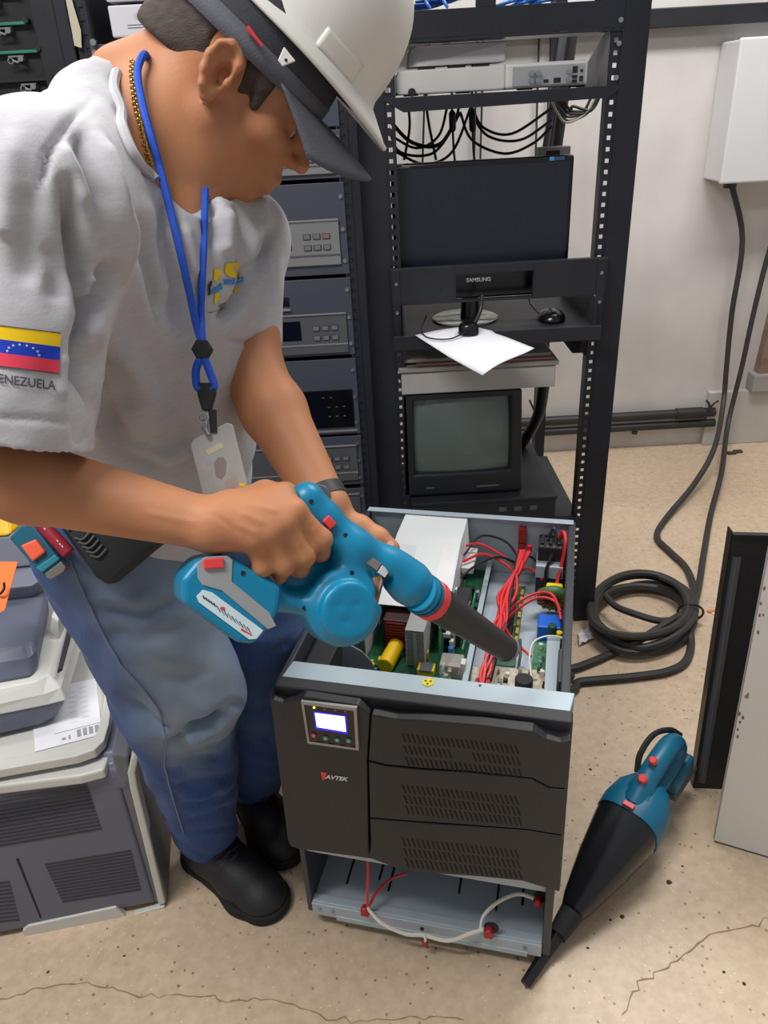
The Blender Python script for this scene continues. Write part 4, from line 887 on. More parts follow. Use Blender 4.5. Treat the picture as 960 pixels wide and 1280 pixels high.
# black bent panel standing behind, white panel before it
t = thing('steel_cover', 'black folded steel cover standing upright on the floor', 'cover', gz(870, 988))
pblack = mat('satin_black_panel', (30, 30, 33), .38, .1, .08, 5, .03, 300)
A = gz(866, 985); A2 = gz(897, 1000); Bt = gy(915, 665, 1.235); ud = nrm(Bt - A); hgt = np.linalg.norm(Bt - A)
dx = nrm(V(A2[0] - A[0], A2[1] - A[1], 0)); dx = nrm(V(.93, -.12, -.02)); nn = nrm(np.cross(dx, ud)); nn = nn if nn[1] < 0 else -nn
def PA(a, h, n=0): return A + dx * a + ud * h + nn * n
mb = MB(); mb.prism([PA(0, 0), PA(.42, 0), PA(.42, hgt), PA(0, hgt)], nn * -.0025); mb.build('sheet', pblack, t, .001)
mb = MB(); mb.prism([PA(0, 0), PA(.003, 0), PA(.003, hgt), PA(0, hgt)], nn * -.028); mb.build('folded_edge', pblack, t, .001)
mb = MB(); mb.prism([PA(.003, 0.02, .0008), PA(.012, .02, .0008), PA(.020, hgt - .03, .0008), PA(.006, hgt - .03, .0008)], nn * -.0006); mb.prism([PA(.0, hgt - .004, 0), PA(.42, hgt - .004, 0), PA(.42, hgt, 0), PA(0, hgt, 0)], nn * .012); mb.build('top_fold', pblack, t, .001)
mb = MB(); mb.tube([PA(.016, .02, -.002), PA(.016, hgt - .05, -.002)], .0095, 10); mb.build('stiffening_bead', mat('worn_black_edge', (74, 78, 84), .4, .2), t, 0, True)
t = thing('steel_cover', 'dirty white steel cover standing before the black folded one', 'cover', gz(900, 1055))
pw = mat('white_panel_paint', (205, 200, 194), .5, 0, .03, 5, .04, 200, dirt=((150, 132, 110), .72, 12))
A = gz(891, 1052); B_ = gz(965, 1074); Bt = gy(960, 688, 1.12); ud = nrm(Bt - A); hgt = np.linalg.norm(Bt - A) * 1.06; dx = nrm(B_ - A); nn = nrm(np.cross(dx, ud)); nn = nn if nn[1] < 0 else -nn
mb = MB(); mb.prism([PA(.008, 0), PA(.6, 0), PA(.6, hgt), PA(.0, hgt), PA(0, .008)], nn * -.0025); mb.build('sheet', pw, t, .0008)
mb = MB(); mb.prism([PA(0, .008), PA(.003, .008), PA(.003, hgt), PA(0, hgt)], nn * -.02); mb.build('side_fold', pw, t, .0008)
mb = MB(); mb.prism([PA(.004, 0), PA(.6, 0), PA(.6, .004), PA(.004, .004)], nn * -.018); mb.build('bottom_fold', blackm, t)
ru = mat('rust_spot', (128, 100, 66), .8, 0, .4, 90)
for i in range(16):
    h_ = rng.uniform(.22, hgt * .97); a_ = rng.uniform(.003, .012); s = rng.uniform(.001, .0032); k = 7
    ring = [PA(a_ + s * (.6 + .6 * rng.random()) * math.cos(q), h_ + 2 * s * (.6 + .6 * rng.random()) * math.sin(q), .0006) for q in np.arange(k) * 2 * math.pi / k]
    mb = MB(); mb.add(ring, [tuple(range(k))]); mb.build('rust_spot', ru, t)

# ================================================================== HANDHELD VACUUM
t = thing('handheld_vacuum', 'teal and black cordless handheld vacuum lying on the floor', 'vacuum cleaner', gz(760, 1100))
tip = gz(656, 1231, .010); z_e = .095
e_ = gz(842, 958, z_e)                                   # rear of the motor body
axd = nrm(e_ - tip); Lv = np.linalg.norm(e_ - tip)
up = nrm(V(0, 0, 1) - axd * axd[2]); sd = np.cross(axd, up)
def VA(s, b=0, h=0): return tip + axd * s + sd * b + up * h
def loft(secs, n=20, name=None):
    """secs: (s, half width, half height, lift)"""
    mb = MB(); vs = []
    for s, w, h, l in secs:
        for j in range(n):
            q = 2 * math.pi * j / n; c_, s_ = math.cos(q), math.sin(q); e = .75
            vs.append(VA(s, w * math.copysign(abs(c_) ** e, c_), l + h * math.copysign(abs(s_) ** e, s_)))
    fs = [(i * n + j, i * n + (j + 1) % n, (i + 1) * n + (j + 1) % n, (i + 1) * n + j) for i in range(len(secs) - 1) for j in range(n)]
    fs += [tuple(range(n)), tuple((len(secs) - 1) * n + j for j in range(n))]; mb.add(vs, fs); return mb
clearm = mat('smoked_plastic', (26, 27, 30), .18, 0, .08, 8)
mb = MB(); mb.tube([VA(0, 0, .0), VA(.07, 0, .004), VA(.12, 0, .008)], [.010, .012, .016], 4); mb.build('crevice_nozzle', black, t, .002)
loft([(.10, .016, .014, .008), (.14, .020, .018, .010), (.165, .022, .020, .012)]).build('nozzle_neck', blackm, t, 0, True)
loft([(.150, .021, .022, .012), (.17, .028, .028, .016), (.25, .046, .044, .024), (.33, .060, .055, .030), (.355, .062, .058, .032)]).build('dust_bowl', clearm, t, 0, True)
loft([(.345, .063, .059, .032), (.375, .064, .062, .034), (.41, .058, .060, .034), (.435, .044, .050, .034)]).build('motor_body', teald, t, 0, True)
mb = MB(); mb.prism([VA(.345, -.026, .086), VA(.36, -.034, .088), VA(.40, -.020, .100), VA(.40, .020, .100), VA(.36, .034, .088), VA(.345, .026, .086), VA(.325, .0, .082)], up * -.02); mb.build('top_collar', teald, t, .004)
# loop handle
hp = spline([VA(.375, 0, .070), VA(.42, 0, .092), VA(.475, 0, .100), VA(.525, 0, .092), VA(.548, 0, .062), VA(.545, 0, .03)], 6); mb = MB(); mb.tube(hp, [.030, .029, .028, .027, .026, .025] + [.0215] * (len(hp) - 6), 14); mb.build('handle', teald, t, 0, True)
mb = MB(); mb.tube(spline([VA(.42, 0, .05), VA(.47, 0, .03), VA(.53, 0, .03), VA(.555, 0, .045)], 5), .022, 12); mb.build('lower_arm', teald, t, 0, True)
mb = MB(); c = VA(.54, 0, -.005); mb.box(c, (.085, .058, .045), [axd, sd, up]); mb.build('battery', teald, t, .008)
mb = MB(); c = VA(.545, 0, -.034); mb.box(c, (.10, .062, .02), [axd, sd, up]); mb.build('battery_base', mat('grey_rubber', (84, 92, 92), .5), t, .006)
for s, r_ in ((.405, .0095), (.445, .0085)):
    mb = MB(); c = VA(s, 0, .1120 + (s - .405) * .30); mb.lathe(c, nrm(up - axd * .3), [(0, r_), (.006, r_), (.009, r_ * .7)], 14); mb.build('button', redp, t, 0, True)
mb = MB(); mb.box(VA(.352, .0, .094), (.010, .022, .006), [axd, sd, up]); mb.build('latch', redp, t, .001)
mb = MB(); mb.tube(spline([VA(.430, -.024, .088), VA(.46, -.034, .104), VA(.51, -.032, .114), VA(.55, -.016, .100), VA(.565, 0, .080)], 6), .006, 8); mb.build('wrist_strap', blackw, t, 0, True)

# ================================================================== implicit-surface modeller (smooth unions -> one continuous mesh)
class SDF:
    def __init__(s, lo, hi, res):
        s.lo = np.asarray(lo, float); s.res = res; s.n = np.ceil((np.asarray(hi) - s.lo) / res).astype(int) + 1
        s.a = np.full(s.n, 1.0, np.float32)
    def _reg(s, lo, hi, m):
        i0 = np.maximum(np.floor((np.asarray(lo) - m - s.lo) / s.res).astype(int), 0); i1 = np.minimum(np.ceil((np.asarray(hi) + m - s.lo) / s.res).astype(int) + 1, s.n)
        if np.any(i1 <= i0): return None, None
        sl = tuple(slice(a, b) for a, b in zip(i0, i1))
        X = np.stack(np.meshgrid(*[(s.lo[k] + s.res * np.arange(i0[k], i1[k])).astype(np.float32) for k in range(3)], indexing='ij'), -1)
        return sl, X
    def _put(s, sl, d, k, op):
        o = s.a[sl]
        if op == 'add':
            if k > 0: h = np.maximum(k - np.abs(o - d), 0) / k; s.a[sl] = np.minimum(o, d) - h * h * k * .25
            else: s.a[sl] = np.minimum(o, d)
        else:
            d = -d
            if k > 0: h = np.maximum(k - np.abs(o - d), 0) / k; s.a[sl] = np.maximum(o, d) + h * h * k * .25
            else: s.a[sl] = np.maximum(o, d)
    def cone(s, a, b, r0, r1, k=.01, op='add', flat=None):
        """tapered capsule; flat=(direction, factor) squashes the section along a direction"""
        a = np.asarray(a, float); b = np.asarray(b, float); R = max(r0, r1) * (max(1, flat[1]) if flat else 1)
        sl, X = s._reg(np.minimum(a, b) - R, np.maximum(a, b) + R, k + 4 * s.res)
        if sl is None: return s
        ab = (b - a).astype(np.float32); P = X - a.astype(np.float32)
        t = np.clip(P @ ab / max(float(ab @ ab), 1e-9), 0, 1); Q = P - t[..., None] * ab
        if flat:
            e = nrm(flat[0]).astype(np.float32); c = Q @ e; Q = Q + (c * (1 / flat[1] - 1))[..., None] * e
        d = np.sqrt((Q * Q).sum(-1)) - (r0 + (r1 - r0) * t)
        if flat and flat[1] < 1: d = d * (.5 + .5 * flat[1])
        s._put(sl, d, k, op); return s
    def ell(s, c, ax, r, k=.01, op='add'):
        c = np.asarray(c, float); ax = np.asarray(ax, float); r = np.asarray(r, float); ext = np.sqrt(((ax * r[:, None]) ** 2).sum(0))
        sl, X = s._reg(c - ext, c + ext, k + 4 * s.res)
        if sl is None: return s
        Q = (X - c.astype(np.float32)) @ ax.T.astype(np.float32); q = Q / r.astype(np.float32); l = np.sqrt((q * q).sum(-1)) + 1e-6
        g = np.sqrt(((q / r.astype(np.float32)) ** 2).sum(-1)) + 1e-6; d = l * (l - 1) / g
        s._put(sl, d.astype(np.float32), k, op); return s
    def box(s, c, ax, h, rd=.004, k=.005, op='add'):
        c = np.asarray(c, float); ax = np.asarray(ax, float); h = np.asarray(h, float); ext = np.abs(ax * h[:, None]).sum(0)
        sl, X = s._reg(c - ext, c + ext, k + 4 * s.res)
        if sl is None: return s
        q = np.abs((X - c.astype(np.float32)) @ ax.T.astype(np.float32)) - (h - rd).astype(np.float32)
        d = np.sqrt((np.maximum(q, 0) ** 2).sum(-1)) + np.minimum(q.max(-1), 0) - rd
        s._put(sl, d.astype(np.float32), k, op); return s
    def disc(s, c, axis, R, h, rd=.004, k=.005, op='add'):
        c = np.asarray(c, float); t = nrm(axis).astype(np.float32); E = R + h
        sl, X = s._reg(c - E, c + E, k + 4 * s.res)
        if sl is None: return s
        P = X - c.astype(np.float32); z = P @ t; rr = np.sqrt(np.maximum((P * P).sum(-1) - z * z, 0))
        q0 = rr - (R - rd); q1 = np.abs(z) - (h - rd)
        d = np.sqrt(np.maximum(q0, 0) ** 2 + np.maximum(q1, 0) ** 2) + np.minimum(np.maximum(q0, q1), 0) - rd
        s._put(sl, d, k, op); return s
    def cut(s, p, n):
        """remove the half space in front of plane"""
        X = [(s.lo[k] + s.res * np.arange(s.n[k])).astype(np.float32) for k in range(3)]; n = nrm(n)
        d = (X[0][:, None, None] - p[0]) * n[0] + (X[1][None, :, None] - p[1]) * n[1] + (X[2][None, None, :] - p[2]) * n[2]
        s.a = np.maximum(s.a, d.astype(np.float32)); return s
    def mesh(s):
        A = s.a; ins = A < 0; nx, ny, nz = A.shape
        c = np.zeros((nx - 1, ny - 1, nz - 1), np.int8)
        for i in (0, 1):
            for j in (0, 1):
                for k in (0, 1): c += ins[i:nx - 1 + i, j:ny - 1 + j, k:nz - 1 + k]
        act = np.argwhere((c > 0) & (c < 8)); idx = -np.ones(c.shape, np.int64); idx[tuple(act.T)] = np.arange(len(act))
        S = np.zeros((len(act), 3)); Nn = np.zeros(len(act))
        for ax in range(3):
            o1, o2 = [k for k in range(3) if k != ax]
            for i in (0, 1):
                for j in (0, 1):
                    p = act.copy(); p[:, o1] += i; p[:, o2] += j; q = p.copy(); q[:, ax] += 1
                    va = A[tuple(p.T)]; vb = A[tuple(q.T)]; m_ = (va < 0) != (vb < 0); tt = va / (va - vb + 1e-12)
                    pt = p.astype(float); pt[:, ax] += tt; S[m_] += pt[m_]; Nn[m_] += 1
        Vv = s.lo + s.res * (S / Nn[:, None]); F = []
        for ax in range(3):
            o1, o2 = [(1, 2), (2, 0), (0, 1)][ax]
            sl0 = [slice(None)] * 3; sl1 = [slice(None)] * 3; sl0[ax] = slice(0, -1); sl1[ax] = slice(1, None)
            e = np.argwhere(ins[tuple(sl0)] != ins[tuple(sl1)])
            e = e[(e[:, o1] > 0) & (e[:, o2] > 0) & (e[:, o1] < A.shape[o1] - 1) & (e[:, o2] < A.shape[o2] - 1)]
            q = []
            for d1, d2 in ((0, 0), (-1, 0), (-1, -1), (0, -1)):
                p = e.copy(); p[:, o1] += d1; p[:, o2] += d2; q.append(idx[tuple(p.T)])
            q = np.stack(q, 1); fl = ~ins[tuple(e.T)]; q[fl] = q[fl][:, ::-1]; F.append(q)
        F = np.concatenate(F); F = F[(F >= 0).all(1)]
        return Vv, F
def smooth_mesh(Vv, F, it=2, lam=.5):
    e = np.concatenate([F[:, [0, 1]], F[:, [1, 2]], F[:, [2, 3]], F[:, [3, 0]]]); e = np.concatenate([e, e[:, ::-1]])
    for _ in range(it):
        acc = np.zeros_like(Vv); cnt = np.zeros(len(Vv))
        for k in range(3): acc[:, k] = np.bincount(e[:, 0], Vv[e[:, 1], k], len(Vv))
        cnt = np.bincount(e[:, 0], minlength=len(Vv)); Vv = Vv + lam * (acc / np.maximum(cnt, 1)[:, None] - Vv)
    return Vv
def normals(Vv, F):
    n = np.cross(Vv[F[:, 2]] - Vv[F[:, 0]], Vv[F[:, 3]] - Vv[F[:, 1]]); N = np.zeros_like(Vv)
    for i in range(4):
        for k in range(3): N[:, k] += np.bincount(F[:, i], n[:, k], len(Vv))
    return N / (np.linalg.norm(N, axis=1, keepdims=True) + 1e-12)
def seg_dist(P, poly):
    """distance of 2-D points to a polyline, plus parameter"""
    D = np.full(len(P), 1e9); T = np.zeros(len(P)); n = len(poly) - 1
    for i in range(n):
        a = np.array(poly[i], float); b = np.array(poly[i + 1], float); ab = b - a
        t = np.clip(((P - a) @ ab) / (ab @ ab), 0, 1); d = np.linalg.norm(P - a - t[:, None] * ab, axis=1); m_ = d < D; D[m_] = d[m_]; T[m_] = (i + t[m_]) / n
    return D, T
def folds(Vv, F, lst, facing=True):
    """creases and ridges: (polyline in photograph pixels, width px, depth m); cloth surface turned to the photographer only"""
    N = normals(Vv, F); P = topx(Vv); vd = Vv - CP; vd /= np.linalg.norm(vd, axis=1, keepdims=True); fc = np.clip(-(N * vd).sum(1) * 2, 0, 1)
    out = np.zeros(len(Vv))
    for poly, w, dep in lst:
        D, T = seg_dist(P, poly); out += dep * np.exp(-(D / w) ** 2) * np.clip(np.sin(np.pi * np.clip(T, .0, 1)) * 1.6 + .25, 0, 1)
    return Vv + N * (out * fc)[:, None]
def npmesh(name, Vv, F, M, parent, attr=None, uvw=None):
    org = ORG[parent.name]; me = bpy.data.meshes.new(name); Q = (Vv - org)
    me.vertices.add(len(Q)); me.vertices.foreach_set('co', Q.astype(np.float32).ravel())
    me.loops.add(F.size); me.loops.foreach_set('vertex_index', F.astype(np.int32).ravel())
    me.polygons.add(len(F)); me.polygons.foreach_set('loop_start', np.arange(0, F.size, F.shape[1], dtype=np.int32)); me.polygons.foreach_set('loop_total', np.full(len(F), F.shape[1], np.int32))
    me.update(calc_edges=True); me.validate(); me.polygons.foreach_set('use_smooth', [True] * len(me.polygons))
    if attr is not None:
        for k, v in attr.items():
            at = me.attributes.new(k, 'FLOAT', 'POINT'); at.data.foreach_set('value', v.astype(np.float32))
    me.materials.append(M); o = bpy.data.objects.new(name, me); COL.objects.link(o); o.parent = parent; ORG[o.name] = org; return o
def bvh(Vv, F): return BVHTree.FromPolygons([tuple(v) for v in Vv], [tuple(int(i) for i in f) for f in F])
def cast(tree, x, y, off=0.0):
    d = Vector(ray(x, y)); d.normalize(); h = tree.ray_cast(Vector(CP), d)
    if h[0] is None: return None
    n = h[1] if h[1].dot(d) < 0 else -h[1]
    return np.array(h[0]) + np.array(n) * off

# ================================================================== PRINTER AND DEVICES AT LEFT
PO = gz(212, 1130); PUX = nrm(V(.987, .16, 0)); PUY = nrm(V(-.16, .987, 0)); PAX = [PUX, PUY, UZ]
def PLc(u, v, z): return PO + PUX * u + PUY * v + UZ * z
def pfr(x, y, v=0): return hit(x, y, PLc(0, v, 0), PUY)
pgrey = mat('slate_plastic', (96, 101, 118), .45, 0, .04, 8, .08, 600)
pwhite = mat('bone_plastic', (198, 198, 192), .45, 0, .03, 8)
t = thing('laser_printer', 'big slate grey laser printer with white trim on the floor at left', 'printer', PLc(-.25, .2, 0)); PR = t
H1 = .372
prof = [(0, .012), (-.004, .03), (-.004, H1 - .09), (.0, H1 - .02), (.012, H1), (.46, H1), (.46, .012)]
mb = MB(); mb.prism([PLc(-.62, v, z) for v, z in prof], PUX * .595); mb.build('body', pgrey, t, .006, seg=3)
# right end piece with curved white trim
edge = [pfr(x, y, -.006) for x, y in ((180, 936), (174, 946), (169, 966), (172, 985), (195, 1080), (207, 1130))]
mb = MB(); mb.prism([p for p in edge] + [p - PUX * .013 for p in reversed(edge)], PUY * .03); mb.build('side_trim', pwhite, t, .003)
mb = MB(); mb.prism([PLc(-.026, 0, .01), PLc(-.002, 0, .01), PLc(-.0, 0, .20), PLc(-.01, 0, H1 - .05), PLc(.0, 0.0, H1 + .02), PLc(-.026, 0, H1 + .03)], PUY * .44); mb.build('side_panel', mat('slate_side', (104, 104, 112), .5, 0, .04), t, .004)
mb = MB(); q = [pfr(x, y, -.008) for x, y in ((28, 1164), (35, 1158), (145, 1134), (151, 1140), (158, 1146), (206, 1133), (206, 1136), (150, 1149), (30, 1172))]; mb.prism(q, PUY * .012); mb.build('bottom_trim', pwhite, t, .0015)
# door seam, slatted vents
mb = MB(); mb.prism([pfr(x, y, -.0046) for x, y in ((20, 1074), (23, 1073), (52, 1147), (50, 1148))], PUY * .0008); mb.build('door_seam', blackm, t)
slm = mat('vent_dark', (48, 50, 58), .6)
def slats(x0a, x1a, y0, x0b, x1b, y1, n, sl):
    for i in range(n):
        f = i / (n - 1); xa = x0a + (x0b - x0a) * f; xb = x1a + (x1b - x1a) * f; y = y0 + (y1 - y0) * f
        a = pfr(xa, y + sl * (xb - xa), -.0052); b = pfr(xb, y, -.0052)
        mb = MB(); h = V(0, 0, .0018); mb.prism([a - h, b - h, b + h, a + h], PUY * .001); mb.build('vent_slat', slm, PR)
slats(-40, 109, 984, -40, 127, 1036, 13, .17)
slats(56, 164, 1064, 78, 176, 1112, 13, .16)
slats(-40, 12, 1103, -40, 24, 1150, 11, .1)
# control shoulder with dots
mb = MB(); mb.prism([PLc(-.088, v, z) for v, z in ((-.003, H1 - .05), (.002, H1 - .012), (.028, H1 + .012), (.30, H1 + .019), (.30, H1 - .05))], PUX * .074); mb.build('control_shoulder', pgrey, t, .004)
for i in range(11):
    x = 147 + (i % 3) * 8 + .3 * i; y = 892 + (i // 3) * 13 + (i % 3) * 2; c = gz(x, y, H1 + .0205); mb = MB(); mb.cyl(c, c + V(0, 0, .001), .0017, 8); mb.build('indicator_dot', mat('pale_dot', (190, 196, 206), .4), t)
# white output tray
tr = [(-60, 1010), (100, 965), (125, 955), (134, 935), (141, 880), (146, 800), (-60, 800)]
mb = MB(); mb.prism([gz(x, y, H1 + .006) for x, y in ((-60, 990), (100, 970), (130, 962), (136, 945), (150, 800), (-60, 800))], V(0, 0, -.02)); mb.build('tray_base', pwhite, t, .004)
outer = [gz(x, y, H1 + .035) for x, y in ((-60, 973), (95, 945), (118, 937), (130, 925), (136, 905), (141, 860), (152, 790), (-60, 790))]
inner = [gz(x, y, H1 + .035) for x, y in ((-60, 960), (90, 933), (112, 926), (121, 915), (126, 898), (131, 858), (141, 795), (-60, 795))]
k = len(outer); mb = MB(); dn = V(0, 0, -.018); dn2 = V(0, 0, -.010)
mb.add(outer + inner + [p + dn for p in outer] + [p + dn2 for p in inner], [(i, (i + 1) % k, (i + 1) % k + k, i + k) for i in range(k)] + [(i, i + 2 * k, (i + 1) % k + 2 * k, (i + 1) % k) for i in range(k)] + [(i + k, (i + 1) % k + k, (i + 1) % k + 3 * k, i + 3 * k) for i in range(k)] + [tuple(range(3 * k, 4 * k)), tuple(range(2 * k, 3 * k))])
mb.build('output_tray', pwhite, t, .002)
# printed sheets in the tray
zt = H1 + .0262
c4 = [gz(x, y, zt) for x, y in ((44, 940), (128, 918), (120, 848), (38, 866))]
mb = MB(); mb.prism(c4, V(0, 0, .0008)); pp = mb.build('printed_sheet', paperm); tag(pp, 'printed form with grey columns lying in the white printer tray', 'paper')
ORG[pp.name] = np.array(pp.location)
q = lambda a, b: c4[0] * (1 - a) * (1 - b) + c4[1] * a * (1 - b) + c4[2] * a * b + c4[3] * (1 - a) * b
def ink(a0, b0, a1, b1, M): mb = MB(); mb.add([q(a0, b0) + V(0, 0, .0011), q(a1, b0) + V(0, 0, .0011), q(a1, b1) + V(0, 0, .0011), q(a0, b1) + V(0, 0, .0011)], [(0, 1, 2, 3)]); return mb.build('print_block', M, pp)
gi = mat('grey_print', (150, 152, 160), .8)
for i in range(4): ink(.63 + i * .09, .05, .69 + i * .09, .17, gi)
ink(.40, .06, .46, .10, gi); ink(.50, .05, .53, .12, gi); ink(.3, .19, .98, .20, gi)
for i in range(14): ink(.55 + .18 * (i % 2), .30 + .044 * i, .66 + .18 * (i % 2), .31 + .044 * i, mat('faint_print', (196, 196, 204), .8))
# second device: grey and white printer lying on the tray
t = thing('flat_scanner', 'white and slate flat scanner lying on top of the big printer', 'scanner', gz(20, 880, H1 + .036)); zb = H1 + .036
def pol(z, pts): return [gz(x, y, z) for x, y in pts]
def loftp(rings):
    mb = MB(); k = len(rings[0]); vs = sum(rings, [])
    fs = [(r * k + i, r * k + (i + 1) % k, (r + 1) * k + (i + 1) % k, (r + 1) * k + i) for r in range(len(rings) - 1) for i in range(k)] + [tuple(range(k)), tuple((len(rings) - 1) * k + i for i in range(k))]
    mb.add(vs, fs); return mb
loftp([pol(zb, ((-60, 932), (50, 906), (70, 896), (96, 800), (70, 760), (-60, 770))), pol(zb + .045, ((-60, 905), (58, 881), (82, 875), (112, 775), (80, 738), (-60, 750)))]).build('skirt', pgrey, t, .004)
loftp([pol(zb + .045, ((-60, 906), (59, 882), (83, 876), (113, 776), (80, 738), (-60, 750))), pol(zb + .065, ((-60, 893), (54, 868), (76, 860), (110, 752), (76, 722), (-60, 735))), pol(zb + .085, ((-60, 872), (46, 850), (60, 842), (96, 742), (66, 714), (-60, 722)))]).build('bezel', pwhite, t, .003)
cv = [pol(zb + .085, ((-60, 866), (40, 848), (48, 838), (62, 770), (55, 758), (-60, 765))), pol(zb + .115, ((-60, 838), (38, 822), (46, 812), (60, 750), (52, 738), (-60, 745))), pol(zb + .128, ((-60, 818), (34, 806), (40, 800), (54, 742), (48, 732), (-60, 738)))]
loftp(cv).build('lid', pgrey, t, .008, seg=3)
loftp([pol(zb + .10, ((-60, 768), (44, 756), (58, 748), (62, 720), (-60, 728))), pol(zb + .165, ((-60, 742), (40, 732), (52, 724), (58, 694), (-60, 700)))]).build('rear_hump', mat('slate_light', (118, 122, 138), .45, 0, .04), t, .004)
loftp([pol(zb + .085, ((62, 792), (74, 800), (98, 748), (86, 738))), pol(zb + .118, ((64, 770), (72, 776), (92, 732), (82, 724)))]).build('side_rail', pwhite, t, .003)
loftp([pol(zb + .085, ((72, 842), (78, 838), (96, 770), (90, 766))), pol(zb + .09, ((72, 838), (78, 834), (96, 766), (90, 762)))]).build('slot', slm, t)
# box behind, yellow helmet-like thing, orange sheet
zc = zb + .166
o = MB(); o.prism(pol(zc + .075, ((-70, 676), (28, 668), (30, 640), (-70, 648))), V(0, 0, -.074)); o = o.build('grey_box', mat('lavender_grey', (150, 152, 166), .5, 0, .04), None, .006); tag(o, 'pale lavender-grey box on the back of the scanner', 'box')
bx = o
ye = thing('yellow_cover', 'yellow plastic cover lying at the left edge behind the scanner', 'cover', gz(0, 660, zc + .076))
loftp([pol(zc + .076, ((-70, 676), (12, 670), (25, 660), (20, 640), (-70, 645))), pol(zc + .12, ((-70, 640), (6, 634), (18, 628), (8, 615), (-70, 618))), pol(zc + .13, ((-60, 628), (0, 624), (6, 620), (0, 610), (-60, 612)))]).build('shell', mat('yellow_cover', (236, 184, 24), .45, 0, .04), ye, .006)
c = gz(10, 762, zb + .166 - .0); mb = MB(); o4 = [gd(x, y, 1.245 + (765 - y) * .0004) for x, y in ((-40, 792), (6, 762), (22, 702), (-40, 702))]
mb.prism(o4, nrm(CF) * .0015); oc = mb.build('orange_card', mat('orange_card', (245, 116, 40), .6, 0, .03)); tag(oc, 'bright orange card with a black mark leaning on the scanner', 'card')
ORG[oc.name] = np.array(oc.location)
P = [gd(x, y, 1.2435) for x, y in ((-6, 740), (0, 742), (5, 736), (5, 728))]; mb = MB(); mb.tube(spline(P, 5), .0022, 6); mb.build('marker_stroke', blackm, oc, 0, True)

# ================================================================== TEAL BLOWER (held)
BP0 = gd(270, 745, .80); BP1 = gd(535, 745, .90); BX = nrm(BP1 - BP0); BN = nrm(np.cross(BX, CU)); BN = BN if BN @ CF < 0 else -BN; BY = nrm(np.cross(BN, BX)); BY = BY if BY @ CU > 0 else -BY
BAX = [BX, BY, BN]
def bp(x, y, n=0.0): return hit(x, y, BP0, BN) + BN * n
t = thing('cordless_blower', 'teal cordless blower held in both hands with black nozzle tube', 'blower', bp(430, 795) - V(0, 0, .01)); BL = t
pts = np.array([bp(x, y) for x, y in ((300, 590), (580, 830), (300, 830), (580, 590))]); lo = pts.min(0) - .07; hi = pts.max(0) + .07
S = SDF(lo, hi, .0024)
S.cone(bp(384, 623), bp(404, 645), .0155, .0165, .008); S.cone(bp(404, 645), bp(440, 683), .0165, .020, .012); S.cone(bp(440, 683), bp(498, 712), .020, .0185, .014)
S.cone(bp(486, 708), bp(512, 728, -.001), .021, .0255, .012); S.cone(bp(512, 728, -.001), bp(524, 738, -.002), .0255, .0235, .006)
S.cone(bp(438, 688), bp(430, 735), .019, .022, .012)
S.disc(bp(426, 757, -.004), BN, .044, .026, .010, .008); S.disc(bp(425, 760, .02), BN, .033, .013, .005, .004)
S.cone(bp(446, 716, -.012), bp(438, 750, -.01), .014, .018, .012)
S.ell(bp(392, 722, -.024), BAX, (.052, .040, .018), .010)
S.cone(bp(345, 750, -.004), bp(400, 757, -.004), .0125, .0135, .010, flat=(BN, 1.4))
S.cone(bp(384, 623), bp(330, 722, -.008), .0155, .0160, .012); S.cone(bp(330, 722, -.008), bp(335, 745, -.006), .018, .016, .012)
for x, y in ((432, 752), (420, 772), (412, 752)): S.ell(bp(x, y, .036), BAX, (.006, .004, .004), .003, 'sub')
S.disc(bp(471, 731), BN, .0095, .06, .003, .004, 'sub'); S.disc(bp(469, 745), BN, .0085, .06, .003, .004, 'sub'); S.disc(bp(478, 724), BN, .006, .06, .002, .004, 'sub')
Vb, Fb = S.mesh(); Vb = smooth_mesh(Vb, Fb, 3); npmesh('housing', Vb, Fb, teal, t)
Tb = bvh(Vb, Fb)
def bflat(name, pts, off, th, M, par=None, bev=0.0): mb = MB(); mb.prism([bp(x, y, off) for x, y in pts], BN * -th); return mb.build(name, M, par or BL, bev)
bat = bflat('battery', ((221, 722), (242, 697), (276, 691), (298, 704), (344, 731), (341, 756), (333, 777), (309, 801), (289, 798), (223, 750)), .028, .062, teal, None, .006); bat.modifiers[0].segments = 3
gb_ = mat('battery_grey', (150, 152, 154), .45)
bflat('grey_band', ((240, 702), (250, 694), (277, 693), (283, 698), (282, 724), (328, 762), (336, 778), (326, 782), (270, 735), (246, 728), (241, 720)), .0292, .0016, gb_, bat, .0005)
bflat('release_button', ((247, 697), (271, 695), (272, 707), (248, 709)), .0325, .004, redp, bat, .001)
lb = bflat('label', ((239, 742), (247, 734), (258, 737), (320, 783), (312, 793), (303, 794), (242, 749)), .0295, .0012, mat('label_white', (206, 222, 228), .5), bat)
for i in range(9):
    f0 = .28 + .07 * i; x = 244 + 66 * f0; y = 741 + 46 * f0; bflat('label_print', ((x, y - 1), (x + 1.4, y - 1), (x + 6, y + 7), (x + 5, y + 7)), .0299, .0003, [dark_ink, mat('blue_print', (70, 120, 160), .6)][i % 2], bat)
for i in range(5):
    f0 = .04 + .05 * i; x = 243 + 66 * f0; y = 739 + 46 * f0; bflat('label_print', ((x, y), (x + 2, y), (x + 4, y + 4), (x + 2, y + 4)), .0299, .0003, dark_ink, bat)
bflat('label_print', ((268, 754), (273, 755), (274, 759), (269, 758)), .0299, .0003, redp, bat); bflat('label_print', ((293, 780), (306, 788), (307, 790), (293, 783)), .0299, .0003, redp, bat)
bflat('hinge_tab', ((327, 717), (345, 712), (347, 722), (338, 728)), .012, .01, gb_, None, .002)
def ontool(x, y, off=.0): return cast(Tb, x, y, off)
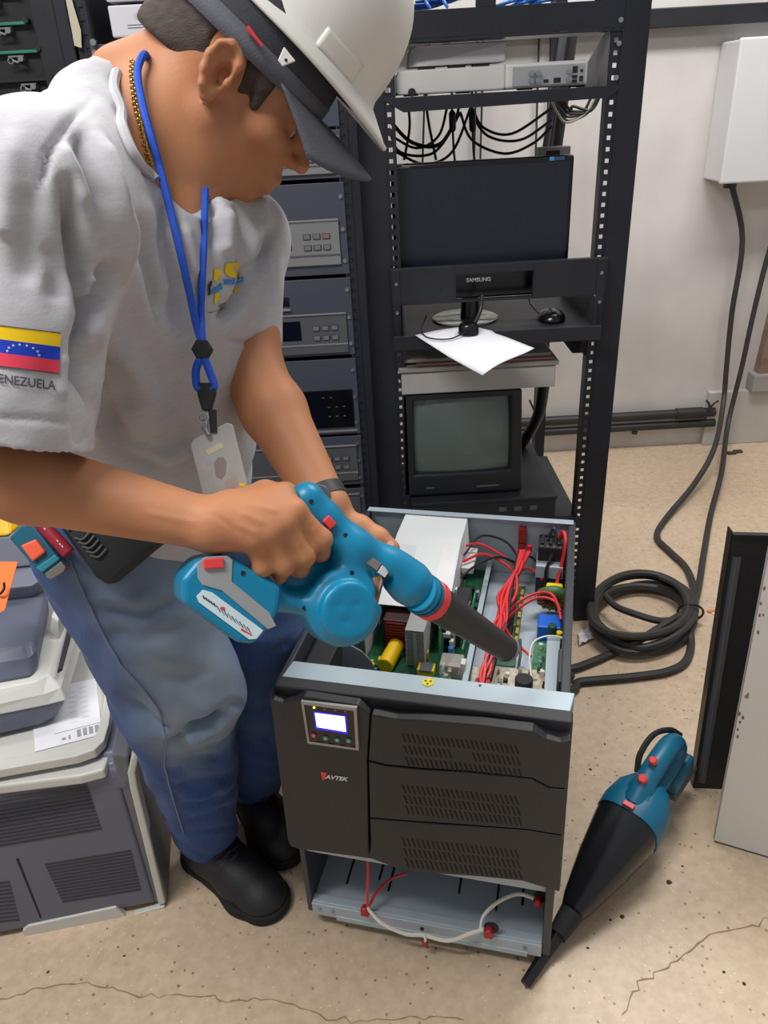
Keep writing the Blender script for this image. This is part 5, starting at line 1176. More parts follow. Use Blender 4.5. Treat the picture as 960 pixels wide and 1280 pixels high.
c = ontool(411, 653); mb = MB(); ax_ = nrm(bp(418, 660) - bp(404, 645)); mb.box(c + BN * .001, (.013, .010, .006), [ax_, np.cross(BN, ax_), BN]); mb.build('power_switch', redp, t, .0015)
for x, y in ((389, 627), (432, 669), (440, 716), (381, 760), (296, 714), (414, 659)):
    c = ontool(x, y) if x != 296 else bp(296, 714, .028)
    if c is None: continue
    mb = MB(); mb.cyl(c - BN * .002, c + BN * .0006, .0026, 10); mb.build('screw_hole', blackm, t)
for i, (x, y, w_, M) in enumerate(((467, 704, .010, mat('grey_label', (130, 118, 112), .5)), (479, 714, .007, whitep))):
    c = ontool(x, y, .0006); ax_ = nrm(bp(498, 726) - bp(466, 703))
    if c is not None: mb = MB(); mb.box(c, (w_ * 1.5, .0095, .003), [ax_, np.cross(BN, ax_), BN]); mb.build('rating_label', M, t, .0003)
N0 = bp(518, 733, -.002); N1 = gd(538, 749, .905); tipb = gd(634, 812, 1.04); ad = nrm(tipb - N1)
for s in (0.0, .007):
    mb = MB(); mb.torus(N1 - ad * (.018 - s), ad, .0238, .0014, 28, 6); mb.build('neck_ring', teald, t, 0, True)
mb = MB(); mb.cyl(N1 - ad * .024, N1 - ad * .004, .0232, 24); mb.build('neck', teal, t, 0, True)
mb = MB(); mb.cyl(N1 - ad * .006, N1 + ad * .007, .0248, 28); mb.build('lock_ring', redp, t, .001, True)
mb = MB(); Lt = np.linalg.norm(tipb - N1); mb.lathe(N1, ad, [(.004, .0222), (.05, .0218), (.06, .0205), (Lt * .9, .0175), (Lt, .0178), (Lt + .0005, .015), (Lt - .05, .0145)], 26); mb.build('nozzle_tube', mat('tube_black', (38, 38, 42), .5, 0, .05), t, 0, True)
mb = MB(); mb.lathe(tipb, ad, [(-.004, .0184), (.001, .0184), (.001, .0150)], 26); mb.build('tube_rim', mat('tube_rim', (120, 120, 126), .4), t, 0, True)
for i in range(5):
    c = N1 + ad * (.016 + i * .007) ; mb = MB(); mb.box(c + BN * .0215 + BY * .004, (.0022, .012, .002), [ad, nrm(np.cross(BN, ad)), BN]); mb.build('grip_rib', blackm, t)

# ================================================================== THE PERSON
skinm = mat('skin', (182, 124, 88), .55, 0, .08, 9, .12, 260, spec=.35)
MATS['skin'].node_tree.nodes['Principled BSDF'].inputs['Subsurface Weight'].default_value = .06
MATS['skin'].node_tree.nodes['Principled BSDF'].inputs['Subsurface Radius'].default_value = (.008, .004, .002)
def cloth_mat(name, c0, c1, sc, stretch, rough=.9, fade=None):
    M = bpy.data.materials.new(name); M.use_nodes = True; N = M.node_tree.nodes; L = M.node_tree.links; b = N['Principled BSDF']
    tc = N.new('ShaderNodeTexCoord'); mp = N.new('ShaderNodeMapping'); mp.inputs['Scale'].default_value = stretch; L.new(tc.outputs['Object'], mp.inputs[0])
    n = N.new('ShaderNodeTexNoise'); n.inputs['Scale'].default_value = sc; n.inputs['Detail'].default_value = 6; n.inputs['Roughness'].default_value = .65; L.new(mp.outputs[0], n.inputs['Vector'])
    r = N.new('ShaderNodeValToRGB'); r.color_ramp.elements[0].position = .3; r.color_ramp.elements[1].position = .7; r.color_ramp.elements[0].color = (*srgb(c0), 1); r.color_ramp.elements[1].color = (*srgb(c1), 1); L.new(n.outputs['Fac'], r.inputs[0]); out = r.outputs[0]
    if fade:
        at = N.new('ShaderNodeAttribute'); at.attribute_name = 'fade'
        n2 = N.new('ShaderNodeTexNoise'); n2.inputs['Scale'].default_value = 14; n2.inputs['Detail'].default_value = 5; L.new(tc.outputs['Object'], n2.inputs['Vector'])
        mu = N.new('ShaderNodeMath'); mu.operation = 'MULTIPLY'; L.new(at.outputs['Fac'], mu.inputs[0])
        ad_ = N.new('ShaderNodeMath'); ad_.operation = 'ADD'; L.new(n2.outputs['Fac'], ad_.inputs[0]); ad_.inputs[1].default_value = .45; L.new(ad_.outputs[0], mu.inputs[1]); mu.use_clamp = True
        mx = N.new('ShaderNodeMix'); mx.data_type = 'RGBA'; L.new(mu.outputs[0], mx.inputs[0]); L.new(out, mx.inputs[6]); mx.inputs[7].default_value = (*srgb(fade), 1); out = mx.outputs[2]
    L.new(out, b.inputs['Base Color']); b.inputs['Roughness'].default_value = rough; b.inputs['Sheen Weight'].default_value = .08; b.inputs['Specular IOR Level'].default_value = .2
    n3 = N.new('ShaderNodeTexNoise'); n3.inputs['Scale'].default_value = 420; L.new(tc.outputs['Object'], n3.inputs['Vector']); bp_ = N.new('ShaderNodeBump'); bp_.inputs['Strength'].default_value = .18; bp_.inputs['Distance'].default_value = .001; L.new(n3.outputs['Fac'], bp_.inputs['Height']); L.new(bp_.outputs[0], b.inputs['Normal'])
    MATS[name] = M; return M
shirtm = cloth_mat('heather_grey_jersey', (176, 175, 179), (188, 187, 192), 60, (1, 1, 5))
jeanm = cloth_mat('blue_denim', (42, 66, 116), (58, 86, 142), 90, (4, 4, 1), .85, fade=(134, 147, 160))
shoem = mat('black_leather', (30, 30, 33), .6, 0, .15, 30, .25, 160)
solem = mat('black_sole', (22, 22, 24), .8, 0, .15, 40)
hairm = mat('greying_hair', (66, 56, 50), .8, 0, .35, 60, .5, 250, stretch=(1, 1, 3))

pelv = gz(188, 640, .82)
shR = gd(50, 236, .71); shL = gd(298, 290, 1.03); Mid = (shR + shL) / 2
elR = gd(-52, 582, .775); wrR = bp(262, 656, .010)
elL = gd(316, 466, .98); wrL = bp(428, 634, -.052)
tu = nrm(Mid - pelv); tl = nrm(shL - shR); tl = nrm(tl - tu * (tl @ tu)); tf = np.cross(tl, tu); TAX = [tf, tl, tu]
HK = .97; PSI, PP = math.radians(3), math.radians(42)
hf = V(math.cos(PSI) * math.cos(PP), math.sin(PSI) * math.cos(PP), -math.sin(PP)); hl = V(-math.sin(PSI), math.cos(PSI), 0); hu = np.cross(hf, hl); HAX = [hf, hl, hu]
HO = gd(281, 98, .83) + hl * .072
def hd(x, y, z): return HO + (hf * x + hl * y + hu * z) * HK
NB = gd(198, 168, .91)
person = thing('person', 'person in grey t-shirt, jeans and white hard hat bending over the open cabinet', 'person', V(pelv[0], pelv[1], 0))

# ---------------- skin: head, neck, arms, hands as one surface
allp = np.array([hd(-.11, -.1, .14), hd(.14, .1, -.13), elR, elL, wrR, wrL, shR, shL, pelv, bp(500, 700), bp(480, 770, -.08), bp(300, 730, .05)])
lo = allp.min(0) - .06; hi = allp.max(0) + .06; lo[2] = pelv[2] - .05
S = SDF(lo, hi, .0030)
# torso core inside the shirt
S.ell(Mid - tu * .13, TAX, (.098, .15, .17), .02); S.ell(pelv + tu * .16, TAX, (.10, .135, .15), .03); S.ell(pelv + tu * .02, TAX, (.09, .13, .09), .03)
S.cone(NB, shR + (NB - shR) * .25, .050, .040, .03); S.cone(NB, shL + (NB - shL) * .25, .050, .040, .03)
# arms
S.cone(shR, elR, .046, .040, .02); fm_ = elR + (wrR - elR) * .28
S.cone(elR, fm_, .040, .0415, .012); S.cone(fm_, wrR, .0415, .0265, .012, flat=(BN, .92))
S.cone(shL, elL, .044, .039, .02); fl_ = elL + (wrL - elL) * .30
S.cone(elL, fl_, .039, .0400, .012); S.cone(fl_, wrL, .0400, .0265, .012)
# neck + head
S.cone(hd(-.028, 0, -.015), NB, .058, .066, .02); S.cone(hd(-.03, 0, .0), gd(165, 118, .93), .050, .056, .03)
S.cone(hd(.03, 0, -.07), NB + tf * .035, .035, .04, .03); S.cone(hd(-.02, 0, -.03), NB - CF * .024 - CU * .030 - CR * .010, .052, .069, .02); S.cone(NB - CF * .01, NB + tf * .05 - tu * .03 - CF * .02, .055, .050, .03)
S.ell(hd(-.006, 0, .048), HAX, HK * np.array((.098, .076, .088)), .02)
S.ell(hd(.052, 0, .045), HAX, HK * np.array((.050, .060, .052)), .03)
S.ell(hd(.048, 0, -.030), HAX, HK * np.array((.056, .056, .072)), .03)
for s in (-1, 1):
    S.ell(hd(.058, s * .046, -.016), HAX, HK * np.array((.030, .022, .020)), .02)
    S.cone(hd(.004, s * .056, -.045), hd(.066, s * .022, -.088), .019, .015, .02)
    S.cone(hd(.094, s * .012, .026), hd(.080, s * .044, .022), .0095, .0085, .012)
S.ell(hd(.080, 0, -.088), HAX, HK * np.array((.018, .022, .016)), .012)
S.cone(hd(.094, 0, .018), hd(.118, 0, -.020), .0085, .0095, .010); S.ell(hd(.119, 0, -.024), HAX, HK * np.array((.011, .010, .009)), .006)
for s in (-1, 1): S.ell(hd(.108, s * .012, -.027), HAX, HK * np.array((.011, .008, .0085)), .005)
S.ell(hd(.096, 0, -.062), HAX, HK * np.array((.014, .026, .020)), .012)
for s in (-1, 1):
    S.ell(hd(.100, s * .033, .006), HAX, HK * np.array((.016, .017, .010)), .010, 'sub'); S.ell(hd(.0805, s * .033, .004), HAX, HK * np.array((.0125, .0135, .0115)), .003)
    S.cone(hd(.092, s * .022, .011), hd(.084, s * .047, .009), .0042, .0038, .004)
S.cone(hd(.106, -.016, -.057), hd(.106, .016, -.057), .0062, .0062, .006); S.cone(hd(.102, -.015, -.070), hd(.102, .015, -.070), .0070, .0070, .006)
S.cone(hd(.112, -.022, -.0640), hd(.112, .022, -.0640), .0030, .0030, .004, 'sub')
# ears
for s in (-1, 1):
    E_ = lambda x, z, y=.082: hd(x * .88, s * y, z * .88)
    S.ell(E_(-.010, .004, .0790), HAX, HK * np.array((.018, .0068, .033)), .006)
    rim = [(.006, .014), (.008, .026), (.001, .036), (-.012, .038), (-.023, .029), (-.028, .012), (-.025, -.006), (-.017, -.022), (-.008, -.032)]
    for a, b in zip(rim[:-1], rim[1:]): S.cone(E_(*a, .085 + (.004 if a[0] < -.01 else 0)), E_(*b, .085 + (.004 if b[0] < -.01 else 0)), .0042, .0042, .006)
    S.cone(E_(-.014, .024, .084), E_(-.013, -.006, .084), .004, .0045, .003); S.ell(E_(-.006, -.027, .082), HAX, HK * np.array((.009, .006, .010)), .004)
    S.ell(E_(-.004, .002, .090), HAX, HK * np.array((.0100, .017, .0165)), .003, 'sub'); S.ell(E_(-.014, .022, .092), HAX, HK * np.array((.0075, .008, .009)), .003, 'sub'); S.ell(E_(.006, -.002, .083), HAX, HK * np.array((.005, .005, .007)), .004)
# right hand around the blower grip
def finger(pts, r0, r1, k=.007):
    rs = np.linspace(r0, r1, len(pts))
    for a, b, ra, rb in zip(pts[:-1], pts[1:], rs[:-1], rs[1:]): S.cone(a, b, ra, rb, k)
Rf = [[(358, 638, .030), (393, 673, .026), (399, 690, .006), (386, 696, -.012)], [(343, 653, .034), (372, 693, .027), (373, 710, .005), (358, 709, -.013)],
      [(325, 665, .034), (347, 705, .026), (346, 719, .003), (334, 715, -.014)], [(306, 673, .030), (321, 708, .022), (319, 719, .003), (309, 715, -.012)]]
for i, f_ in enumerate(Rf):
    p = [bp(*q) for q in f_]; r0 = [.0112, .0114, .0108, .0098][i]
    S.cone(wrR + (p[0] - wrR) * .15, p[0], .021, .0128, .012); finger(p, r0, r0 * .78)
S.cone(wrR, bp(325, 645, .016), .024, .022, .014)
th = [bp(285, 634, -.002), bp(335, 616, -.012), bp(366, 616, -.026), bp(394, 634, -.030)]; S.cone(wrR, th[0], .022, .017, .012); finger(th, .0155, .0098)
S.cone(bp(290, 640, .008), bp(350, 622, .010), .018, .016, .012)
# left hand behind / under the blower
palm = bp(456, 676, -.058)
S.cone(wrL, palm, .023, .024, .014); 
for i, f_ in enumerate([[(476, 690, -.056), (486, 722, -.048), (474, 748, -.026), (463, 755, -.010)], [(464, 700, -.062), (472, 742, -.064), (458, 772, -.048), (446, 778, -.040)], [(452, 704, -.064), (455, 748, -.068), (440, 780, -.054), (430, 784, -.046)], [(440, 704, -.062), (438, 742, -.066), (424, 768, -.056), (414, 772, -.05)]]):
    p = [bp(*q) for q in f_]; S.cone(palm, p[0], .020, .0125, .012); finger(p, .0105, .0082)
th = [bp(438, 648, -.048), bp(463, 659, -.030), bp(480, 672, -.016), bp(494, 685, -.008)]; S.cone(wrL, th[0], .021, .016, .012); finger(th, .0150, .0092)
Vs, Fs = S.mesh(); Vs = smooth_mesh(Vs, Fs, 2, .45)
Vs = folds(Vs, Fs, [([(345, 160), (362, 163), (378, 158)], 2.5, -.0012), ([(318, 214), (335, 217)], 3, -.0012), ([(352, 205), (340, 214), (322, 222)], 3, -.0010), ([(262, 236), (280, 224)], 3, -.0015),
    ([(262, 640), (285, 655), (300, 668)], 3, -.0012), ([(300, 640), (332, 655)], 3, .0012), ([(296, 655), (322, 668)], 3, .0012), ([(305, 628), (348, 640)], 3, .0012), ([(180, 640), (250, 655)], 4, .0010), ([(388, 660), (394, 654)], 2, -.0008), ([(384, 666), (391, 672)], 2, -.0006), ([(120, 230), (150, 290)], 3, 0)])
body = npmesh('body', Vs, Fs, skinm, person); Tskin = bvh(Vs, Fs)
del S
# fingernails of the visible thumb and finger tips
nailm = mat('fingernail', (222, 168, 142), .3)
for (x, y) in ((488, 681), (466, 752)):
    c = cast(Tskin, x, y, .0003)
    if c is not None: mb = MB(); mb.lathe(c, -nrm(ray(x, y)), [(-.001, .0045), (.0006, .0042)], 12); mb.build('fingernail', nailm, body)
# eye and brow of the visible side
eyw = mat('eye_white', (176, 158, 146), .25); eyb = mat('iris_brown', (46, 30, 22), .15)
for s in (-1, 1):
    c = hd(.0815, s * .033, .003); mb = MB(); mb.lathe(c, hf, [(.0075, .0085), (.0095, .007), (.0112, .0040), (.0118, .001)], 16); ey = mb.build('eye', eyw, body, 0, True)
    mb = MB(); mb.lathe(c, nrm(hf - hu * .25), [(.0115, .0052), (.0132, .003), (.0136, .0006)], 12); mb.build('iris', eyb, ey, 0, True)
    mb = MB(); mb.tube([hd(.101, s * .014, .031), hd(.097, s * .03, .034), hd(.086, s * .046, .030)], [.003, .0042, .002], 8); mb.build('eyebrow', hairm, body, 0, True)

# ---------------- hair
S = SDF(HO - .16, HO + .16, .0028)
S.ell(hd(-.006, 0, .048), HAX, HK * np.array((.1025, .0800, .092)), .0)
S.cone(hd(-.06, 0, -.005), hd(-.05, 0, -.03), .058, .050, .02)
S.box(hd(.05, 0, -.135), [nrm(hf + hu * .0), hl, hu], (.2, .15, .115), .004, .006, 'sub')
for s in (-1, 1):
    S.cone(hd(-.004, s * .095, .0), hd(-.012, s * .095, .022), .034, .030, .006, 'sub'); S.cone(hd(.034, s * .071, .036), hd(.040, s * .066, -.002), .012, .006, .006)
S.ell(hd(.115, 0, .02), HAX, HK * np.array((.055, .09, .07)), .01, 'sub')
Vh, Fh = S.mesh(); Vh = smooth_mesh(Vh, Fh, 1); hair = npmesh('hair', Vh, Fh, hairm, person)

# ---------------- shirt
lo = np.minimum.reduce([shR, shL, pelv, elR]) - .16; hi = np.maximum.reduce([shR, shL, NB, hd(-.03, 0, 0)]) + .13; lo[2] = pelv[2] - .05
S = SDF(lo, hi, .0036)
hemR = gd(16, 552, .742); hemL = gd(304, 432, 1.0)
for a, b, r0, r1, sz in ((shR, hemR, .074, .073, .085), (shL, hemL, .058, .050, .065)):
    ax_ = nrm(b - a); e1 = nrm(np.cross(ax_, V(0, 0, 1) if abs(ax_[2]) < .9 else V(1, 0, 0))); e2 = np.cross(ax_, e1)
    S.cone(a, b + ax_ * .02, r0, r1, .02)
    S.box(b + ax_ * .08, [e1, e2, ax_], (sz + .03, sz + .03, .08), .001, 0, 'sub')
    S.cone(b - ax_ * .03, b + ax_ * .05, r1 - .006, r1 - .005, .0, 'sub')
S.ell(Mid - tu * .14, TAX, (.118, .175, .20), .03); S.ell(pelv + tu * .19, TAX, (.122, .160, .17), .05); S.cone(pelv + tu * .16 - tl * .04, pelv + tu * .02 - tl * .04, .118, .120, .03); S.cone(pelv + tu * .16 + tl * .04, pelv + tu * .02 + tl * .04, .118, .120, .03)
S.cone(NB - tu * .02, shR, .064, .060, .03); S.cone(NB - tu * .02, shL, .064, .054, .03)
S.cone(gd(150, 140, .93), Mid - tu * .1 - tf * .02, .06, .11, .04)
S.cone(shR - tu * .03 - tf * .01, Mid - tu * .10 - tf * .035, .066, .085, .05); S.cone(shR - tu * .10, Mid - tu * .16 - tf * .04, .060, .085, .05); S.cone(shL - tu * .03, Mid - tu * .10 - tf * .035, .052, .085, .05); S.cone(pelv + tu * .16, pelv + tu * .0, .125, .132, .03); S.cone(gd(112, 132, .86), gd(150, 118, .93), .036, .036, .02); S.cone(shR, gd(118, 128, .86), .055, .036, .03)
# neck opening
nd = nrm(hd(-.02, 0, -.02) - NB)
S.cone(NB - nd * .006, hd(-.03, 0, .0), .068, .072, .008, 'sub')
S.cone(NB + tf * .02 - tu * .035, NB + tf * .10 + tu * .04, .058, .066, .01, 'sub')
for dd_ in (.73, .78, .83, .88):
    cut_ = [gd(186, 100, dd_), gd(196, 140, dd_), gd(208, 175, dd_), gd(226, 203, dd_), gd(246, 222, dd_)]
    for a, b in zip(cut_[:-1], cut_[1:]): S.cone(a, b, .040, .038, .006, 'sub')
# hem
S.box(pelv - tu * .115, TAX, (.3, .3, .12), .002, 0, 'sub')
Vt, Ft = S.mesh(); Vt = smooth_mesh(Vt, Ft, 2)
sh_f = [([(128, 200), (150, 280), (170, 350), (190, 420)], 9, .006), ([(225, 280), (240, 350)], 7, .005), ([(110, 440), (125, 500), (150, 545)], 9, -.005), ([(180, 440), (205, 500), (215, 560)], 9, -.004), ([(225, 470), (245, 530)], 8, .004), ([(30, 230), (40, 300), (30, 360)], 12, -.003), ([(85, 440), (80, 500)], 9, .003), ([(84, 230), (92, 290), (112, 360), (112, 395), (102, 425), (102, 480), (106, 545)], 7, -.016), ([(150, 225), (168, 290), (185, 345), (196, 395)], 8, -.007), ([(136, 330), (130, 372), (104, 416)], 5, -.014), ([(120, 345), (118, 375)], 5, .008),
    ([(118, 165), (134, 235), (150, 300), (150, 360)], 8, .008), ([(170, 240), (190, 310), (215, 380)], 9, .006), ([(205, 255), (222, 330), (232, 400)], 8, -.006), ([(190, 280), (210, 350), (222, 410)], 7, -.004), ([(95, 165), (112, 205), (128, 260)], 6, -.006), ([(75, 180), (95, 215), (112, 260)], 7, .005),
    ([(262, 250), (268, 310)], 6, -.006), ([(282, 262), (284, 320)], 6, .005), ([(300, 250), (306, 320), (312, 350)], 5, -.007), ([(322, 240), (326, 290), (318, 330)], 6, .006), ([(340, 285), (322, 335), (300, 375), (274, 402)], 5, -.012), ([(118, 122), (84, 155), (60, 190), (50, 235)], 3.5, -.0035), ([(105, 430), (140, 470), (165, 520)], 12, -.006), ([(140, 430), (190, 480), (215, 540)], 14, .007), ([(120, 500), (160, 560), (200, 575)], 9, -.006), ([(205, 440), (235, 520), (238, 565)], 11, -.005),
    ([(-60, 518), (0, 522), (50, 524), (106, 530)], 3.0, -.0011), ([(60, 300), (75, 340), (70, 380)], 10, -.004), ([(280, 424), (310, 430), (340, 424)], 2, -.002), ([(20, 160), (10, 260), (0, 300)], 14, .004), ([(160, 560), (210, 572), (240, 560)], 5, .005)]
Vt = folds(Vt, Ft, [(p_, w_ * 1.5, d_ * 1.9) for p_, w_, d_ in sh_f])
Nt = normals(Vt, Ft)
wr = .0012 * np.sin(Vt @ V(38, 21, 60) + 2.2 * np.sin(Vt @ V(20, -33, 14))) + .0009 * np.sin(Vt @ V(-55, 70, 22) + 1.5 * np.sin(Vt @ V(31, 12, -40)))
Vt = Vt + Nt * wr[:, None]
shirt = npmesh('t_shirt', Vt, Ft, shirtm, person); Tsh = bvh(Vt, Ft)
# collar band: follows the edge between shirt and skin
edge_ = []
for y in range(92, 232, 5):
    for x in range(100, 300):
        a = cast(Tsh, x, y); b = cast(Tskin, x, y)
        if b is not None and (a is None or (b - CP) @ CF < (a - CP) @ CF):
            q_ = cast(Tsh, x - 3, y, .0025)
            if q_ is not None and (not edge_ or np.linalg.norm(q_ - edge_[-1]) < .05): edge_.append(q_)
            break
if len(edge_) > 4:
    for _ in range(3): edge_ = [edge_[0]] + [(edge_[i - 1] + 2 * edge_[i] + edge_[i + 1]) / 4 for i in range(1, len(edge_) - 1)] + [edge_[-1]]
    mb = MB(); mb.tube(edge_, .0058, 8); mb.build('collar', cloth_mat('collar_rib', (178, 177, 181), (188, 187, 192), 200, (1, 1, 1)), shirt, 0, True)
def on(tree, pix, off): return [q for q in (cast(tree, x, y, off) for x, y in pix) if q is not None]
# flag printed on the sleeve
fc = [(-22, 404), (75, 416.5), (74, 467), (-22, 455)]
def fpix(a, b): return tuple(np.array(fc[0]) * (1 - a) * (1 - b) + np.array(fc[1]) * a * (1 - b) + np.array(fc[2]) * a * b + np.array(fc[3]) * (1 - a) * b)
def fpt(a, b, off=.0012):
    q = cast(Tsh, *fpix(a, b), off)
    return q if q is not None else gd(*fpix(a, b), .67)
mb = MB()
for k_ in range(3): mb.grid(np.array([[fpt(a, b) for a in np.linspace(0, 1, 28)] for b in np.linspace(k_ / 3, (k_ + 1) / 3, 6)]), k_)
mb.build('flag_print', [mat('flag_yellow', (250, 208, 10), .8), mat('flag_blue', (10, 58, 190), .8), mat('flag_red', (232, 62, 88), .8)], shirt, 0, 2)
mb = MB()
for b0, b1 in ((-.012, .012), (.988, 1.012)): mb.grid(np.array([[fpt(a, b, .0016) for a in np.linspace(0, 1, 28)] for b in (b0, b1)]))
mb.build('flag_border', dark_ink, shirt)
for i in range(8):
    an = math.pi * (1 - i / 7) ; a0 = .53 + .20 * math.cos(an); b0 = .60 - .20 * math.sin(an); pts5 = []
    for j in range(10): rr = (.040 if j % 2 == 0 else .017); q_ = j * math.pi / 5; pts5.append(fpt(a0 + rr * .55 * math.sin(q_), b0 - rr * math.cos(q_), .0022))
    mb = MB(); mb.add(pts5, [tuple(range(10))]); mb.build('flag_star', white_ink, shirt)
wtx = 9.0
def tfn(v): 
    x = -11 + v[0] * .93; y = 460 + (x + 22) * .125 + 16 - v[1]
    q = cast(Tsh, x, y, .0014); return q if q is not None else gd(x, y, .67)
text('sleeve_lettering', 'VENEZUELA', 16.0, V(0, 0, 0), V(1, 0, 0), V(0, 1, 0), mat('print_grey', (74, 74, 82), .8), shirt, ext=0.0, fn=tfn, bold=.25)
# chest emblem: yellow blots with a blue script band
def blob(name, pix, M, off=.0015, nsub=4):
    P = []
    for a, b in zip(pix, pix[1:] + pix[:1]):
        for i in range(nsub): P.append((a[0] + (b[0] - a[0]) * i / nsub + rng.normal(0, .25), a[1] + (b[1] - a[1]) * i / nsub + rng.normal(0, .25)))
    cx, cy = np.mean([p[0] for p in P]), np.mean([p[1] for p in P]); q = [cast(Tsh, cx, cy, off)] + [cast(Tsh, x, y, off) for x, y in P]
    if any(v is None for v in q): return
    n = len(P); mb = MB(); mb.add(q, [(0, i + 1, (i + 1) % n + 1) for i in range(n)]); return mb.build(name, M, shirt)
ly = mat('logo_yellow', (228, 194, 10), .8); lbm = mat('logo_blue', (58, 128, 190), .8)
blob('emblem_patch', [(281, 329), (297, 328), (298, 332), (296, 342), (291, 347), (284, 346), (280, 340)], ly); blob('emblem_patch', [(267, 336), (274, 336), (272, 345), (270, 352), (266, 350)], ly); blob('emblem_patch', [(268, 366), (274, 366), (271, 376), (268, 381), (267, 374)], ly); blob('emblem_patch', [(292, 362), (299, 360), (298, 366), (293, 368)], ly); blob('emblem_patch', [(271, 342), (275, 337), (277, 341), (273, 348)], ly)
blob('emblem_script', [(263, 362), (272, 357), (276, 353), (277, 361), (268, 366), (263, 368)], lbm); blob('emblem_script', [(279, 349), (290, 350), (304, 346), (304, 352), (292, 355), (280, 356)], lbm)
blob('emblem_script', [(259, 356), (263, 351), (265, 352), (262, 360), (262, 368), (259, 369)], mat('logo_black', (40, 40, 50), .8))
blob('emblem_caption', [(273, 381), (282, 378), (282, 381), (273, 384)], mat('logo_grey', (110, 108, 106), .8)); blob('emblem_caption', [(260, 390), (281, 385), (281, 386), (260, 391)], MATS['logo_grey'])

# ---------------- jeans
hipR = gy(128, 690, .93); hipL = gy(285, 690, 1.06)
RLg = [gy(130, 680, .94), gy(188, 780, .93), gy(218, 862, .925), gy(240, 950, 1.00), gy(258, 1040, 1.055)]
LLg = [gy(292, 690, 1.08), gy(312, 780, 1.07), gy(322, 850, 1.09), gy(322, 925, 1.15), gy(316, 975, 1.20)]
al = np.array(RLg + LLg + [pelv]); lo = al.min(0) - .14; hi = al.max(0) + .14; hi[2] = pelv[2] + .07; lo[2] = .02
S = SDF(lo, hi, .0040)
for Lg, rs in ((RLg, (.096, .098, .092, .079, .060)), (LLg, (.094, .092, .085, .076, .062))):
    for i in range(4): S.cone(Lg[i], Lg[i + 1], rs[i], rs[i + 1], .012)
    if Lg is RLg: S.ell(gy(252, 862, .90), np.eye(3), (.062, .06, .075), .04)
    ax_ = nrm(Lg[4] - Lg[3]); e1 = nrm(np.cross(ax_, V(1, 0, 0))); e2 = np.cross(ax_, e1)
    S.box(Lg[4] + ax_ * .085, [e1, e2, ax_], (.11, .11, .075), .002, 0, 'sub'); S.cone(Lg[4] - ax_ * .02, Lg[4] + ax_ * .05, rs[4] - .009, rs[4] - .007, 0, 'sub')
hx = V(tl[0], tl[1], 0); hx = nrm(hx); JAX = [nrm(np.cross(hx, UZ)), hx, UZ]
S.ell(pelv - V(0, 0, .04), JAX, (.118, .158, .12), .05); S.cone(pelv - hx * .04, pelv + tu * .05 - hx * .04, .108, .100, .03); S.cone(pelv + hx * .04, pelv + tu * .05 + hx * .04, .108, .100, .03)
Vj, Fj = S.mesh(); Vj = smooth_mesh(Vj, Fj, 2)
jf = [([(150, 870), (190, 905), (225, 918), (262, 905), (292, 880)], 6, -.009), ([(205, 935), (232, 922), (268, 900), (288, 892)], 5, -.010), ([(210, 928), (240, 938), (275, 930)], 5, -.008), ([(215, 965), (245, 950), (278, 945)], 5, -.007), ([(222, 985), (250, 978), (285, 968)], 5, -.007), ([(225, 1010), (250, 1008), (280, 990)], 5, -.007), ([(230, 1030), (262, 1020), (292, 1004)], 4, -.006), ([(210, 950), (240, 960), (275, 958)], 6, .006), ([(225, 998), (255, 994), (285, 980)], 5, .005), ([(200, 912), (240, 925), (285, 908)], 6, .006),
    ([(120, 760), (170, 770), (230, 752)], 7, -.005), ([(110, 745), (160, 752), (215, 735)], 7, .004), ([(130, 790), (180, 800), (240, 780)], 9, -.004), ([(150, 830), (200, 850), (260, 840)], 8, -.003), ([(190, 1042), (250, 1040), (300, 1030)], 3, -.003),
    ([(290, 880), (320, 890), (345, 880)], 6, -.006), ([(292, 905), (322, 912), (346, 900)], 6, .005), ([(292, 930), (325, 935), (345, 925)], 5, -.006), ([(300, 830), (335, 820), (370, 800)], 7, -.005), ([(290, 800), (330, 800)], 7, .004),
    ([(85, 690), (100, 730), (120, 775), (150, 830), (180, 862), (200, 890), (207, 920), (207, 960), (220, 1010), (232, 1045)], 2.2, .0035)]
Vj = folds(Vj, Fj, [(p_, w_ * 1.2, d_ * (1.45 if w_ > 3 else 1)) for p_, w_, d_ in jf]); Nj = normals(Vj, Fj)
Vj = Vj + Nj * (.0020 * np.sin(Vj @ V(25, 30, 75) + 2 * np.sin(Vj @ V(40, -23, 10))))[:, None]
# wear: front of the right thigh and knee is bleached
fa = np.zeros(len(Vj)); front = nrm(V(.45, -.89, 0))
for a, b, w in ((RLg[0], RLg[1], .75), (RLg[1], RLg[2], 1.0), (RLg[2], RLg[2] + (RLg[3] - RLg[2]) * .12, .7), (LLg[0], LLg[2], .12)):
    A0 = a + front * .06 + V(.03, 0, 0); B0 = b + front * .06 + V(.02, 0, 0); ab = B0 - A0; tt = np.clip((Vj - A0) @ ab / (ab @ ab), 0, 1); d = np.linalg.norm(Vj - A0 - tt[:, None] * ab, axis=1); u_ = np.clip(1.35 - d / .10, 0, 1); fa = np.maximum(fa, .9 * w * u_ * u_ * (3 - 2 * u_))
jeans = npmesh('jeans', Vj, Fj, jeanm, person, {'fade': fa}); Tj = bvh(Vj, Fj)
# stitched side seam
seam = on(Tj, [(x, y) for x, y in zip(*[np.interp(np.linspace(0, 1, 40), np.linspace(0, 1, 10), v) for v in ([88, 100, 120, 150, 180, 200, 207, 206, 220, 230], [700, 730, 775, 830, 862, 890, 920, 960, 1010, 1042])])], .001)
mb = MB(); mb.tube(seam, .0014, 6); mb.build('side_seam', mat('seam_thread', (112, 124, 146), .8), jeans, 0, True)
